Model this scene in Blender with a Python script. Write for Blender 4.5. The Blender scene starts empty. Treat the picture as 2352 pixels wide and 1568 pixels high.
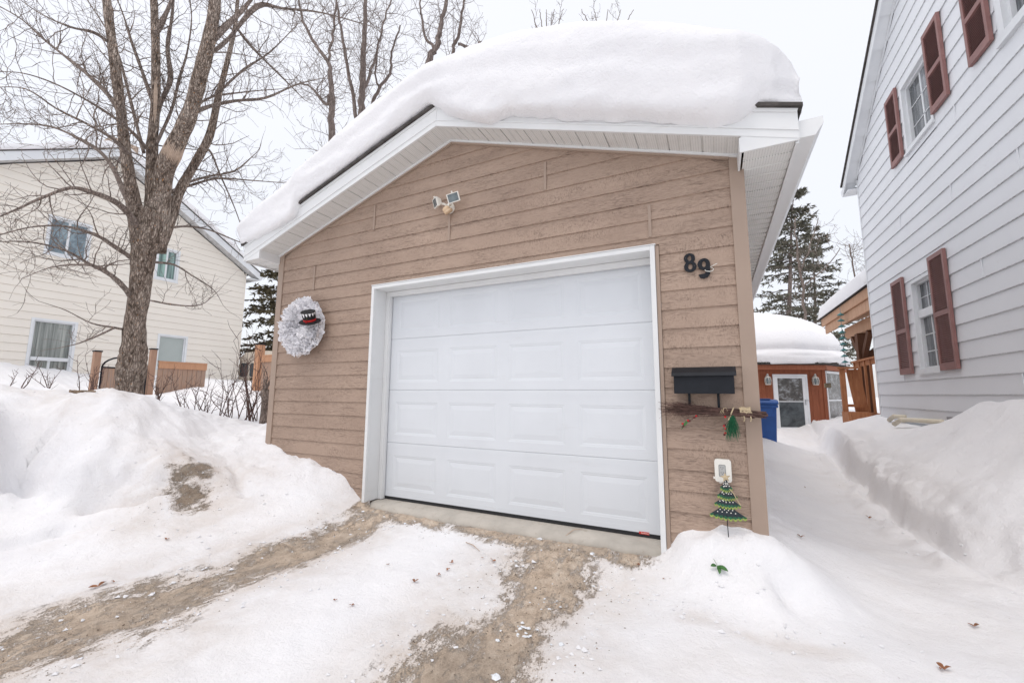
import bpy, math, random
import numpy as np
from mathutils import Vector, Matrix

# ------------------------------------------------------------------ camera, sky, sun, exposure
C = bpy.context.scene.collection
SC = bpy.context.scene
CAM = np.array([3.07445, -3.16553, 1.03442])
ROT = (1.69641838, -0.0047958, 0.45505557)
FPX = 1554.778 / 3840 * 2352          # focal length in units of a 2352 px wide picture
cd = bpy.data.cameras.new("camera"); cam = bpy.data.objects.new("camera", cd); C.objects.link(cam)
cam.location = CAM; cam.rotation_euler = ROT
cd.sensor_width = 36; cd.sensor_fit = 'HORIZONTAL'; cd.lens = 1554.778 / 3840 * 36
cd.clip_start = 0.05; cd.clip_end = 800
SC.camera = cam
w = bpy.data.worlds.new("World"); SC.world = w; w.use_nodes = True
nt = w.node_tree; nt.nodes.clear()
SUN_EL, SUN_AZ = math.radians(68), math.radians(193)
sky = nt.nodes.new("ShaderNodeTexSky"); sky.sky_type = 'NISHITA'; sky.sun_disc = False
sky.sun_elevation = SUN_EL; sky.sun_rotation = SUN_AZ; sky.dust_density = 4
b1 = nt.nodes.new("ShaderNodeBackground"); b1.inputs['Strength'].default_value = 0.05
nt.links.new(sky.outputs[0], b1.inputs[0])
# the overcast cloud layer: bright, almost even, a little brighter overhead
tc = nt.nodes.new("ShaderNodeTexCoord"); sp = nt.nodes.new("ShaderNodeSeparateXYZ")
nt.links.new(tc.outputs['Generated'], sp.inputs[0])
rm = nt.nodes.new("ShaderNodeValToRGB")
rm.color_ramp.elements[0].position = 0.0; rm.color_ramp.elements[0].color = (0.80, 0.80, 0.825, 1)
rm.color_ramp.elements[1].position = 0.6; rm.color_ramp.elements[1].color = (0.90, 0.893, 0.905, 1)
nt.links.new(sp.outputs['Z'], rm.inputs[0])
b2 = nt.nodes.new("ShaderNodeBackground"); b2.inputs['Strength'].default_value = 0.9
nt.links.new(rm.outputs[0], b2.inputs[0])
ad = nt.nodes.new("ShaderNodeAddShader"); wo = nt.nodes.new("ShaderNodeOutputWorld")
nt.links.new(b1.outputs[0], ad.inputs[0]); nt.links.new(b2.outputs[0], ad.inputs[1]); nt.links.new(ad.outputs[0], wo.inputs[0])
sl = bpy.data.lights.new("sun", 'SUN'); so = bpy.data.objects.new("sun", sl); C.objects.link(so)
sl.energy = 0.6; sl.angle = math.radians(25); sl.color = (1, 0.97, 0.93)
sd = Vector((math.sin(SUN_AZ) * math.cos(SUN_EL), math.cos(SUN_AZ) * math.cos(SUN_EL), math.sin(SUN_EL)))
so.rotation_euler = sd.to_track_quat('Z', 'Y').to_euler()
SC.view_settings.view_transform = 'Standard'; SC.view_settings.look = 'None'
SC.view_settings.exposure = 0.13; SC.view_settings.gamma = 1.0

# ------------------------------------------------------------------ surveying helpers
def _rot(rx, ry, rz):
    cx, sx, cy, sy, cz, sz = math.cos(rx), math.sin(rx), math.cos(ry), math.sin(ry), math.cos(rz), math.sin(rz)
    return (np.array([[cz, -sz, 0], [sz, cz, 0], [0, 0, 1]]) @ np.array([[cy, 0, sy], [0, 1, 0], [-sy, 0, cy]])
            @ np.array([[1, 0, 0], [0, cx, -sx], [0, sx, cx]]))
RM = _rot(*ROT)
def ray(u, v): return RM @ np.array([(u - 1176) / FPX, -(v - 784) / FPX, -1.0])
def on(ax, val, u, v):
    d = ray(u, v); return CAM + (val - CAM[ax]) / d[ax] * d
def dep(t, u, v): return CAM + t * ray(u, v)
R = random.Random(7)

# ------------------------------------------------------------------ numpy noise
def _hash(ix, iy, seed):
    h = (ix.astype(np.int64) * 374761393 + iy.astype(np.int64) * 668265263 + seed * 1442695041) & 0x7fffffff
    h = ((h ^ (h >> 13)) * 1274126177) & 0x7fffffff
    return ((h ^ (h >> 16)) & 0xffff) / 65535.0
def vnoise(x, y, seed=0):
    ix, iy = np.floor(x), np.floor(y); fx, fy = x - ix, y - iy
    fx = fx * fx * fx * (fx * (fx * 6 - 15) + 10); fy = fy * fy * fy * (fy * (fy * 6 - 15) + 10)
    a = _hash(ix, iy, seed); b = _hash(ix + 1, iy, seed); c = _hash(ix, iy + 1, seed); d = _hash(ix + 1, iy + 1, seed)
    return (a * (1 - fx) + b * fx) * (1 - fy) + (c * (1 - fx) + d * fx) * fy * 1.0
def fbm(x, y, seed=0, oct=4, gain=.5):
    s = 0; a = 1; t = 0; ca, sa = .8, .6
    for o in range(oct):
        s = s + a * (vnoise(x, y, seed + o * 17) - .5); t += a; a *= gain
        x, y = (x * ca - y * sa) * 2.03 + 5.2, (x * sa + y * ca) * 2.03 + 1.7
    return s / t * 2
def sstep(a, b, x):
    t = np.clip((x - a) / (b - a), 0, 1); return t * t * (3 - 2 * t)

# ------------------------------------------------------------------ object helpers
def tag(o, label=None, cat=None, group=None, kind=None):
    if label: o['label'] = label
    if cat: o['category'] = cat
    if group: o['group'] = group
    if kind: o['kind'] = kind
    return o
def thing(name, label, cat, loc=(0, 0, 0), group=None, rz=0.0):
    o = bpy.data.objects.new(name, None); C.objects.link(o); o.empty_display_size = .1
    o.location = [float(c) for c in loc]; o.rotation_euler = (0, 0, rz)
    return tag(o, label, cat, group)
ABS = {}
def wloc(o):
    p = Vector((0, 0, 0))
    while o is not None:
        p = p + Vector(o.location); o = o.parent
    return p
class MB:
    def __init__(s): s.v = []; s.f = []
    def add(s, vs, fs):
        n = len(s.v); s.v += [tuple(float(c) for c in p) for p in vs]; s.f += [tuple(i + n for i in f) for f in fs]; return s
    def quad(s, a, b, c, d): return s.add([a, b, c, d], [(0, 1, 2, 3)])
    def box(s, x0, x1, y0, y1, z0, z1):
        if x0 > x1: x0, x1 = x1, x0
        if y0 > y1: y0, y1 = y1, y0
        if z0 > z1: z0, z1 = z1, z0
        return s.add([(x0, y0, z0), (x1, y0, z0), (x1, y1, z0), (x0, y1, z0), (x0, y0, z1), (x1, y0, z1), (x1, y1, z1), (x0, y1, z1)],
                     [(0, 3, 2, 1), (4, 5, 6, 7), (0, 1, 5, 4), (1, 2, 6, 5), (2, 3, 7, 6), (3, 0, 4, 7)])
    def bar(s, a, b, w, h, up=(0, 0, 1)):
        a = Vector(a); b = Vector(b); d = (b - a).normalized(); up = Vector(up)
        r = d.cross(up)
        if r.length < 1e-4: r = d.cross(Vector((1, 0, 0)))
        r.normalize(); u = r.cross(d).normalized()
        P = []
        for p in (a, b):
            for i, j in ((-1, -1), (1, -1), (1, 1), (-1, 1)): P.append(p + r * (i * w / 2) + u * (j * h / 2))
        return s.add(P, [(0, 1, 2, 3), (7, 6, 5, 4), (0, 4, 5, 1), (1, 5, 6, 2), (2, 6, 7, 3), (3, 7, 4, 0)])
    def tube(s, pts, rad, n=6, cap=True):
        pts = [Vector([float(c) for c in p]) for p in pts]
        if not hasattr(rad, '__len__'): rad = [rad] * len(pts)
        m = len(pts); base = len(s.v); prev = None; V = []
        for i in range(m):
            t = (pts[min(i + 1, m - 1)] - pts[max(i - 1, 0)])
            if t.length < 1e-9: t = Vector((0, 0, 1))
            t.normalize()
            if prev is None:
                a = Vector((0, 0, 1)) if abs(t.z) < .9 else Vector((1, 0, 0)); prev = t.cross(a).normalized()
            else:
                prev = prev - t * prev.dot(t)
                if prev.length < 1e-6: prev = t.orthogonal()
                prev.normalize()
            q = t.cross(prev)
            for k in range(n):
                an = 2 * math.pi * k / n; V.append(pts[i] + (prev * math.cos(an) + q * math.sin(an)) * rad[i])
        F = []
        for i in range(m - 1):
            for k in range(n): F.append((i * n + k, i * n + (k + 1) % n, (i + 1) * n + (k + 1) % n, (i + 1) * n + k))
        if cap: F.append(tuple(range(n - 1, -1, -1))); F.append(tuple((m - 1) * n + k for k in range(n)))
        s.v += [tuple(p) for p in V]; s.f += [tuple(i + base for i in f) for f in F]; return s
    def lathe(s, prof, c, n=16, axis=Vector((0, 0, 1))):
        c = Vector(c); axis = Vector(axis).normalized(); a = axis.orthogonal().normalized(); b = axis.cross(a)
        V = [c + axis * h + (a * math.cos(2 * math.pi * k / n) + b * math.sin(2 * math.pi * k / n)) * r for r, h in prof for k in range(n)]
        F = [(i * n + k, i * n + (k + 1) % n, (i + 1) * n + (k + 1) % n, (i + 1) * n + k) for i in range(len(prof) - 1) for k in range(n)]
        F.append(tuple(range(n - 1, -1, -1))); F.append(tuple((len(prof) - 1) * n + k for k in range(n)))
        return s.add(V, F)
    def prism(s, poly, ax, a, b):
        """poly: 2D points in the plane perpendicular to axis ax, extruded from a to b"""
        n = len(poly)
        def P(p, t):
            return (t, p[0], p[1]) if ax == 0 else ((p[0], t, p[1]) if ax == 1 else (p[0], p[1], t))
        vs = [P(p, a) for p in poly] + [P(p, b) for p in poly]
        return s.add(vs, [tuple(range(n)), tuple(range(2 * n - 1, n - 1, -1))] + [(i, i + n, (i + 1) % n + n, (i + 1) % n) for i in range(n)])
    def ball(s, c, r, n=10, sx=1, sy=1, sz=1):
        prof = []; V = []; m = n // 2 + 1
        for i in range(m + 1):
            a = math.pi * i / m
            for k in range(n):
                t = 2 * math.pi * k / n
                V.append((c[0] + sx * r * math.sin(a) * math.cos(t), c[1] + sy * r * math.sin(a) * math.sin(t), c[2] + sz * r * math.cos(a)))
        return s.add(V, [(i * n + k, i * n + (k + 1) % n, (i + 1) * n + (k + 1) % n, (i + 1) * n + k) for i in range(m) for k in range(n)])
    def build(s, name, mat, parent=None, smooth=False, local=False, bevel=0):
        me = bpy.data.meshes.new(name)
        V = s.v
        if parent is not None and not local:
            l = wloc(parent); V = [(x - l.x, y - l.y, z - l.z) for x, y, z in V]
        me.from_pydata(V, [], s.f); me.validate()
        import bmesh
        bm = bmesh.new(); bm.from_mesh(me); bmesh.ops.recalc_face_normals(bm, faces=bm.faces); bm.to_mesh(me); bm.free()
        me.materials.append(mat)
        if smooth: me.polygons.foreach_set('use_smooth', [True] * len(me.polygons))
        o = bpy.data.objects.new(name, me); C.objects.link(o)
        if parent is not None: o.parent = parent
        if bevel:
            m = o.modifiers.new('bevel', 'BEVEL'); m.width = bevel; m.segments = 2; m.limit_method = 'ANGLE'
        return o

# ------------------------------------------------------------------ materials
def newmat(name, col=(.8, .8, .8), rough=.6, metal=0, spec=.5):
    m = bpy.data.materials.new(name); m.use_nodes = True
    b = m.node_tree.nodes['Principled BSDF']
    b.inputs['Base Color'].default_value = (*col, 1); b.inputs['Roughness'].default_value = rough; b.inputs['Metallic'].default_value = metal
    b.inputs['Specular IOR Level'].default_value = spec
    return m, m.node_tree, b
def N(nt, t, **k):
    n = nt.nodes.new(t)
    for a, v in k.items(): setattr(n, a, v)
    return n
def coords(nt, scale=(1, 1, 1), rot=(0, 0, 0), world=False):
    if world:
        g = N(nt, 'ShaderNodeNewGeometry'); src = g.outputs['Position']
    else:
        g = N(nt, 'ShaderNodeTexCoord'); src = g.outputs['Object']
    mp = N(nt, 'ShaderNodeMapping'); mp.inputs['Scale'].default_value = scale; mp.inputs['Rotation'].default_value = rot
    nt.links.new(src, mp.inputs[0]); return mp.outputs[0]
def noise(nt, vec, scale, detail=4, rough=.55, dist=0):
    n = N(nt, 'ShaderNodeTexNoise'); n.inputs['Scale'].default_value = scale; n.inputs['Detail'].default_value = detail
    n.inputs['Roughness'].default_value = rough; n.inputs['Distortion'].default_value = dist
    nt.links.new(vec, n.inputs['Vector']); return n.outputs['Fac']
def ramp(nt, fac, stops):
    r = N(nt, 'ShaderNodeValToRGB'); e = r.color_ramp.elements
    while len(e) < len(stops): e.new(.5)
    for i, (p, c) in enumerate(stops):
        e[i].position = p; e[i].color = (*c, 1) if hasattr(c, '__len__') else (c, c, c, 1)
    nt.links.new(fac, r.inputs[0]); return r.outputs[0]
def mix(nt, fac, a, b, mode='MIX'):
    m = N(nt, 'ShaderNodeMix', data_type='RGBA', blend_type=mode)
    for i, v in ((0, fac), (6, a), (7, b)):
        if hasattr(v, 'links') or hasattr(v, 'is_output'): nt.links.new(v, m.inputs[i])
        elif i == 0: m.inputs[0].default_value = v
        else: m.inputs[i].default_value = (*v, 1)
    return m.outputs[2]
def math_(nt, op, a, b=0.0, clamp=False):
    m = N(nt, 'ShaderNodeMath', operation=op, use_clamp=clamp)
    for i, v in ((0, a), (1, b)):
        if hasattr(v, 'is_output'): nt.links.new(v, m.inputs[i])
        else: m.inputs[i].default_value = v
    return m.outputs[0]
def bump(nt, bsdf, h, strength=.3, dist=.01, prev=None):
    b = N(nt, 'ShaderNodeBump'); b.inputs['Strength'].default_value = strength; b.inputs['Distance'].default_value = dist
    nt.links.new(h, b.inputs['Height'])
    if prev is not None: nt.links.new(prev, b.inputs['Normal'])
    nt.links.new(b.outputs[0], bsdf.inputs['Normal']); return b.outputs[0]
def simple(name, col, rough=.6, var=.12, scale=6, bmp=0, bscale=60, metal=0, spec=.5, stretch=(1, 1, 1), dirt=None):
    m, nt, b = newmat(name, col, rough, metal, spec)
    v = coords(nt, stretch)
    n = noise(nt, v, scale, 5)
    lo = tuple(c * (1 - var) for c in col); hi = tuple(min(1, c * (1 + var)) for c in col)
    c = ramp(nt, n, [(.3, lo), (.7, hi)])
    if dirt:
        n3 = noise(nt, v, scale * 3.1, 6, .65); c = mix(nt, ramp(nt, n3, [(.58, 0), (.72, .55)]), c, dirt)
    nt.links.new(c, b.inputs['Base Color'])
    if bmp: bump(nt, b, noise(nt, v, bscale, 4), bmp, .004)
    return m

def snow_material(name, ground=False):
    m, nt, b = newmat(name, (.87, .875, .89), .75, spec=.25)
    v = coords(nt, world=True)
    big = noise(nt, v, 1.3, 4)
    c = ramp(nt, big, [(.3, (.855, .855, .875)), (.7, (.90, .895, .905))])
    h1 = noise(nt, v, 11, 8, .68, .3); h2 = noise(nt, v, 60, 6, .7); h3 = noise(nt, v, 260, 3, .7)
    nr = None
    if ground:
        a = N(nt, 'ShaderNodeAttribute'); a.attribute_name = 'dirt'
        s = N(nt, 'ShaderNodeAttribute'); s.attribute_name = 'stain'
        # brown meltwater tinge
        sv = noise(nt, v, 3.2, 7, .65, .4)
        sf = math_(nt, 'MULTIPLY', s.outputs['Fac'], ramp(nt, sv, [(.30, .12), (.62, 1.0)]))
        c = mix(nt, math_(nt, 'MULTIPLY', sf, .75), c, (.52, .42, .33))
        gv = coords(nt, (1.0, .8, 1), world=True)
        g = noise(nt, gv, 8, 12, .72, .3); g2 = noise(nt, v, 150, 4, .8); g4 = noise(nt, gv, 2.1, 5, .6)
        sand = ramp(nt, noise(nt, gv, 17, 10, .75, .5), [(.30, (.36, .27, .20)), (.42, (.58, .455, .345)), (.52, (.70, .565, .44)), (.68, (.82, .71, .59))])
        sand = mix(nt, ramp(nt, g4, [(.38, .35), (.55, 0)]), sand, (.33, .275, .225))
        sand = mix(nt, ramp(nt, g2, [(.3, .4), (.42, 0)]), sand, (.2, .16, .125))
        sand = mix(nt, ramp(nt, g2, [(.62, 0), (.72, .8)]), sand, (.55, .48, .41))
        so2 = N(nt, 'ShaderNodeAttribute'); so2.attribute_name = 'soil'
        sand = mix(nt, ramp(nt, so2.outputs['Fac'], [(.1, 0), (.4, 1)]), sand, mix(nt, .45, sand, (.10, .075, .055)))
        gs = noise(nt, coords(nt, (14, 5, 14), world=True), 2.0, 8, .8, .2)
        g = math_(nt, 'ADD', math_(nt, 'MULTIPLY', g, .5), math_(nt, 'MULTIPLY', gs, .5))
        f = math_(nt, 'ADD', a.outputs['Fac'], math_(nt, 'MULTIPLY', math_(nt, 'SUBTRACT', g, .5), 4.2))
        f = math_(nt, 'ADD', f, math_(nt, 'MULTIPLY', math_(nt, 'SUBTRACT', g2, .5), 1.8))
        halo = ramp(nt, f, [(-.0, .05), (.5, .85)]); halo = math_(nt, 'MULTIPLY', halo, ramp(nt, a.outputs['Fac'], [(.02, 0), (.25, 1)]))
        c = mix(nt, halo, c, (.66, .56, .47))
        df = ramp(nt, f, [(.40, 0), (.56, 1)])
        df = math_(nt, 'MULTIPLY', df, ramp(nt, a.outputs['Fac'], [(.03, 0), (.2, 1)]))
        c = mix(nt, df, c, sand)
        # tiny specks of grit on the snow
        vo = N(nt, 'ShaderNodeTexVoronoi'); vo.inputs['Scale'].default_value = 13; nt.links.new(v, vo.inputs['Vector'])
        spk = math_(nt, 'MULTIPLY', ramp(nt, vo.outputs['Distance'], [(.035, 1), (.07, 0)]), ramp(nt, noise(nt, v, 1.1, 3), [(.5, 0), (.62, .8)]))
        c = mix(nt, spk, c, (.25, .17, .12))
        h = math_(nt, 'ADD', math_(nt, 'MULTIPLY', g, 1.0), math_(nt, 'MULTIPLY', g2, .5))
        h = math_(nt, 'MULTIPLY', h, df)
        rr = math_(nt, 'SUBTRACT', .75, math_(nt, 'MULTIPLY', df, .22)); nt.links.new(rr, b.inputs['Roughness'])
    nt.links.new(c, b.inputs['Base Color'])
    nr = bump(nt, b, h1, .45, .04)
    nr = bump(nt, b, h2, .6, .012, nr)
    nr = bump(nt, b, h3, .3, .003, nr)
    if ground: nr = bump(nt, b, h, .9, .02, nr)
    return m
M = {}
M['snow'] = snow_material('snow'); M['ground'] = snow_material('snowy_ground', True)

def siding_tan():
    m, nt, b = newmat('tan_wood_siding', (.4, .3, .23), .75, spec=.3)
    v = coords(nt, (1, 1, 1))
    vh = coords(nt, (8, 1, 100)); vv = coords(nt, (110, 1, 55)); vb = coords(nt, (1.3, 1, 7.13))
    base = ramp(nt, noise(nt, v, 1.7, 4), [(.3, (.375, .273, .213)), (.7, (.445, .33, .258))])
    sel = ramp(nt, noise(nt, vb, 1.0, 3), [(.50, 0), (.62, .65)])
    gh = noise(nt, vh, 1.0, 7, .65, 2.8); gv = noise(nt, vv, 1.0, 5, .65, .8)
    g = mix(nt, sel, gh, gv)
    patch = ramp(nt, noise(nt, coords(nt, (3, 1, 9)), 1.0, 4), [(.36, .25), (.62, 1)])
    streak = math_(nt, 'MULTIPLY', ramp(nt, g, [(.40, 1), (.50, 0)]), patch)
    c = mix(nt, math_(nt, 'MULTIPLY', streak, .78), base, (.15, .105, .082))
    c = mix(nt, ramp(nt, g, [(.54, 0), (.70, .45)]), c, (.52, .41, .33))
    bt_ = noise(nt, coords(nt, (.25, 1, 7.13)), 1.0, 1); c = mix(nt, ramp(nt, bt_, [(.35, .16), (.65, 0)]), c, (.22, .16, .125))
    nt.links.new(c, b.inputs['Base Color'])
    bump(nt, b, math_(nt, 'SUBTRACT', 1.0, streak), .45, .003)
    return m
M['tan'] = siding_tan()
M['tan_trim'] = simple('tan_trim', (.36, .27, .212), .55, .05, 3, .15, 200)
def white_vinyl(name, col, wood=False):
    m, nt, b = newmat(name, col, .42, spec=.4)
    v = coords(nt)
    c = ramp(nt, noise(nt, v, 2.3, 5), [(.3, tuple(x * .95 for x in col)), (.7, col)])
    c = mix(nt, ramp(nt, noise(nt, coords(nt, (1.5, 1.5, 9)), 2.0, 8, .7), [(.6, 0), (.8, .22)]), c, (.45, .42, .38))
    nt.links.new(c, b.inputs['Base Color'])
    if wood: bump(nt, b, noise(nt, coords(nt, (9, 9, 160)), 1, 5), .12, .002)
    return m
M['white'] = white_vinyl('white_painted_metal', (.76, .77, .77))
M['door'] = white_vinyl('white_door_steel', (.71, .738, .77), True)
M['hwhite'] = simple('white_house_trim', (.74, .76, .78), .45, .05, 3)
M['black'] = simple('black_metal', (.014, .016, .021), .5, .2, 8, .2, 150, spec=.22)
M['rubber'] = simple('black_rubber', (.02, .02, .022), .8)
M['shingle'] = simple('dark_shingle', (.07, .062, .058), .95, .45, 14, .8, 60)
M['concrete'] = simple('concrete', (.47, .435, .385), .85, .16, 5, .5, 45, dirt=(.30, .235, .18))
M['red'] = simple('red_plastic', (.6, .02, .02), .4, .05)
M['cream_pl'] = simple('yellowed_plastic', (.68, .50, .33), .5, .1, 8)
M['white_pl'] = simple('white_plastic', (.78, .76, .70), .45, .05)
M['glass_dark'] = simple('grey_glass', (.14, .17, .18), .12, .4, 20)
M['house_blue'] = None
def lap_paint(name, col, stain):
    m, nt, b = newmat(name, col, .5, spec=.35)
    v = coords(nt)
    c = ramp(nt, noise(nt, v, .8, 4), [(.3, tuple(x * .94 for x in col)), (.7, col)])
    c = mix(nt, ramp(nt, noise(nt, coords(nt, (2, 2, 6)), 1.5, 9, .75), [(.62, 0), (.78, .4)]), c, stain)
    nt.links.new(c, b.inputs['Base Color'])
    bump(nt, b, noise(nt, coords(nt, (20, 6, 90)), 1, 5), .15, .002)
    return m
M['rh'] = lap_paint('pale_blue_white_siding', (.79, .81, .84), (.52, .51, .49))
M['cream'] = lap_paint('cream_siding', (.86, .81, .73), (.55, .45, .37))
M['lapshadow'] = simple('siding_lip', (.57, .58, .60), .7, .3, 25, dirt=(.12, .11, .10))  # darker than the boards: shade under each lap put into the colour
M['creamshadow'] = simple('cream_lip_shade', (.55, .48, .41), .7, .3, 25, dirt=(.10, .07, .05))  # cream counterpart, with the shadow line of the laps painted in
M['shutter'] = simple('brick_red_shutter', (.26, .13, .118), .55, .12, 7, .1, 100)
M['steel'] = simple('galvanised_steel', (.35, .36, .37), .4, .1, metal=.6)
def wood_mat(name, c1, c2, dark, stretch=(6, 6, .8)):
    m, nt, b = newmat(name, c1, .75, spec=.3)
    v = coords(nt, stretch)
    g = noise(nt, v, 3.0, 7, .6, 1.0)
    c = ramp(nt, g, [(.3, c1), (.7, c2)])
    c = mix(nt, ramp(nt, noise(nt, v, 6.0, 5, .7), [(.58, 0), (.72, .7)]), c, dark)
    nt.links.new(c, b.inputs['Base Color']); bump(nt, b, g, .3, .004)
    return m
M['fence'] = wood_mat('weathered_fence_wood', (.30, .235, .20), (.46, .28, .185), (.17, .13, .11), (16, 16, 1.2))
M['fence_top'] = wood_mat('orange_fence_wood', (.46, .24, .14), (.58, .33, .2), (.28, .15, .09), (14, 14, 1.2))
M['cedar'] = wood_mat('stained_cedar', (.33, .13, .06), (.46, .21, .10), (.13, .05, .028))
M['fir'] = wood_mat('pale_new_lumber', (.50, .29, .18), (.60, .38, .25), (.30, .15, .09))
M['darkcedar'] = wood_mat('dark_cedar', (.10, .045, .025), (.17, .075, .04), (.045, .02, .012))
M['red_panel'] = wood_mat('red_brown_panel', (.21, .065, .032), (.30, .10, .05), (.12, .035, .02))
M['bin'] = simple('blue_plastic', (.018, .09, .33), .5, .12, 4, .1, 60)
M['pvc'] = simple('cream_plastic_pipe', (.68, .62, .50), .4, .06)
M['teal'] = simple('teal_patina_metal', (.10, .27, .28), .5, .2, 20, metal=.4)
M['green_leaf'] = simple('green_leaf', (.05, .16, .035), .5, .3, 30)
M['brown_leaf'] = simple('dead_leaf', (.28, .12, .055), .8, .4, 30)
M['straw'] = simple('burlap_straw', (.50, .40, .26), .9, .25, 60, .6, 180)
M['twig'] = simple('brown_twig', (.10, .055, .045), .8, .45, 30)
M['berry'] = simple('red_berry', (.45, .01, .015), .25, .3, 15)
M['dark_berry'] = simple('dark_berry', (.09, .01, .012), .25, .2, 15)
M['pine_needle'] = simple('green_pine_needle', (.02, .13, .06), .6, .3, 20)
M['tulle'] = simple('white_tulle', (.93, .92, .95), .8, .02, 30)
M['tulle'].node_tree.nodes['Principled BSDF'].inputs['Subsurface Weight'].default_value = .5; M['tulle'].node_tree.nodes['Principled BSDF'].inputs['Subsurface Radius'].default_value = (.06, .06, .06)
M['felt'] = simple('black_felt', (.015, .015, .017), .95)
M['hatred'] = simple('red_ribbon', (.55, .01, .01), .5)
M['gold'] = simple('gold_leaf', (.35, .30, .06), .6)
M['ice'] = simple('clear_ice', (.78, .81, .84), .2, .05)
def bark_mat(name, dark, mid, light, lichen=.5, sc=1.0):
    m, nt, b = newmat(name, mid, .9, spec=.15)
    v = coords(nt, (1, 1, .35), world=True)
    vo = N(nt, 'ShaderNodeTexVoronoi', feature='DISTANCE_TO_EDGE'); vo.inputs['Scale'].default_value = 34 * sc; vo.inputs['Randomness'].default_value = 1
    wv = N(nt, 'ShaderNodeMix', data_type='VECTOR'); nt.links.new(coords(nt, (1.4, 1.4, .3), world=True), vo.inputs['Vector'])
    n1 = noise(nt, v, 30 * sc, 7, .7, .6); n2 = noise(nt, v, 6 * sc, 5, .6)
    c = ramp(nt, n1, [(.36, dark), (.50, mid), (.66, light)])
    c = mix(nt, ramp(nt, n2, [(.52, 0), (.66, .55)]), c, light)
    c = mix(nt, ramp(nt, vo.outputs['Distance'], [(.02, .55), (.16, .0)]), c, dark)
    ln = noise(nt, coords(nt, world=True), 38 * sc, 3)
    c = mix(nt, ramp(nt, ln, [(.66, 0), (.70, lichen)]), c, (.46, .21, .06))
    nt.links.new(c, b.inputs['Base Color'])
    q_ = bump(nt, b, n1, .9, .02); bump(nt, b, ramp(nt, vo.outputs['Distance'], [(0, 0), (.2, 1)]), .8, .02, q_)
    return m
M['bark'] = bark_mat('maple_bark', (.085, .064, .050), (.31, .24, .195), (.66, .56, .48), .9)
M['bark2'] = bark_mat('grey_twig_bark', (.16, .125, .105), (.31, .25, .22), (.45, .38, .33), .8)
M['bark3'] = bark_mat('dark_tree_bark', (.14, .112, .098), (.26, .21, .19), (.38, .32, .29), .4, .5)
M['barewood'] = simple('bare_peeled_wood', (.46, .35, .27), .8, .15, 20)
M['needle_r'] = simple('spruce_needles', (.14, .135, .10), .8, .5, 3)
M['needle_l'] = simple('olive_spruce_needles', (.125, .105, .058), .8, .4, 3)
M['curtain'] = None
def window_glass(name, kind):
    m, nt, b = newmat(name, (.2, .22, .22), .08, spec=.6)
    if kind == 'curtain':
        c = ramp(nt, noise(nt, coords(nt, (1, 22, .6)), 1.0, 5, .6), [(.34, (.10, .115, .11)), (.5, (.25, .27, .255)), (.68, (.42, .44, .41))])
    elif kind == 'blind':
        wv = N(nt, 'ShaderNodeTexWave', bands_direction='Z'); wv.inputs['Scale'].default_value = 9; nt.links.new(coords(nt), wv.inputs['Vector'])
        c = ramp(nt, wv.outputs['Fac'], [(.2, (.34, .38, .37)), (.5, (.46, .51, .49))])
    elif kind == 'teal':
        c = ramp(nt, noise(nt, coords(nt, (1, 14, .5)), 1.0, 4), [(.36, (.12, .18, .175)), (.6, (.34, .50, .45))])
    elif kind == 'lace':
        c = ramp(nt, noise(nt, coords(nt, (1, 16, 1.5)), 1.0, 7, .7), [(.35, (.03, .035, .04)), (.52, (.11, .12, .13)), (.68, (.30, .31, .34))])
    elif kind == 'sunroom':
        c = ramp(nt, noise(nt, coords(nt, (4, 4, 5)), 1.0, 8, .75, .6), [(.34, (.018, .016, .015)), (.50, (.07, .062, .055)), (.58, (.24, .25, .26)), (.72, (.42, .45, .48))])
        b.inputs['Roughness'].default_value = .2
    elif kind == 'blue':
        c = ramp(nt, noise(nt, coords(nt, (1, 3, 2)), 1.5, 6, .7, .6), [(.38, (.10, .13, .16)), (.62, (.26, .34, .38))])
    else:
        c = ramp(nt, noise(nt, coords(nt, (2, 2, 2)), 1.5, 6, .7, .6), [(.35, (.02, .025, .03)), (.7, (.10, .12, .13))])
    nt.links.new(c, b.inputs['Base Color'])
    return m
for k in ('curtain', 'blind', 'teal', 'lace', 'dark', 'sunroom', 'blue'): M['g_' + k] = window_glass('window_glass_' + k, k)
def soffit_mat():
    m, nt, b = newmat('perforated_soffit', (.70, .70, .68), .5)
    v = coords(nt)
    s = N(nt, 'ShaderNodeSeparateXYZ'); nt.links.new(v, s.inputs[0])
    fx = math_(nt, 'FRACT', math_(nt, 'MULTIPLY', s.outputs['X'], 62.0)); fy = math_(nt, 'FRACT', math_(nt, 'MULTIPLY', s.outputs['Y'], 62.0))
    dx = math_(nt, 'ABSOLUTE', math_(nt, 'SUBTRACT', fx, .5)); dy = math_(nt, 'ABSOLUTE', math_(nt, 'SUBTRACT', fy, .5))
    d = math_(nt, 'MAXIMUM', dx, dy)
    c = mix(nt, ramp(nt, d, [(.12, .55), (.2, 0)]), (.72, .72, .70), (.22, .22, .21))
    c = mix(nt, ramp(nt, noise(nt, v, 4, 6), [(.55, 0), (.8, .3)]), c, (.5, .47, .42))
    nt.links.new(c, b.inputs['Base Color']); return m
M['soffit'] = soffit_mat()

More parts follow.
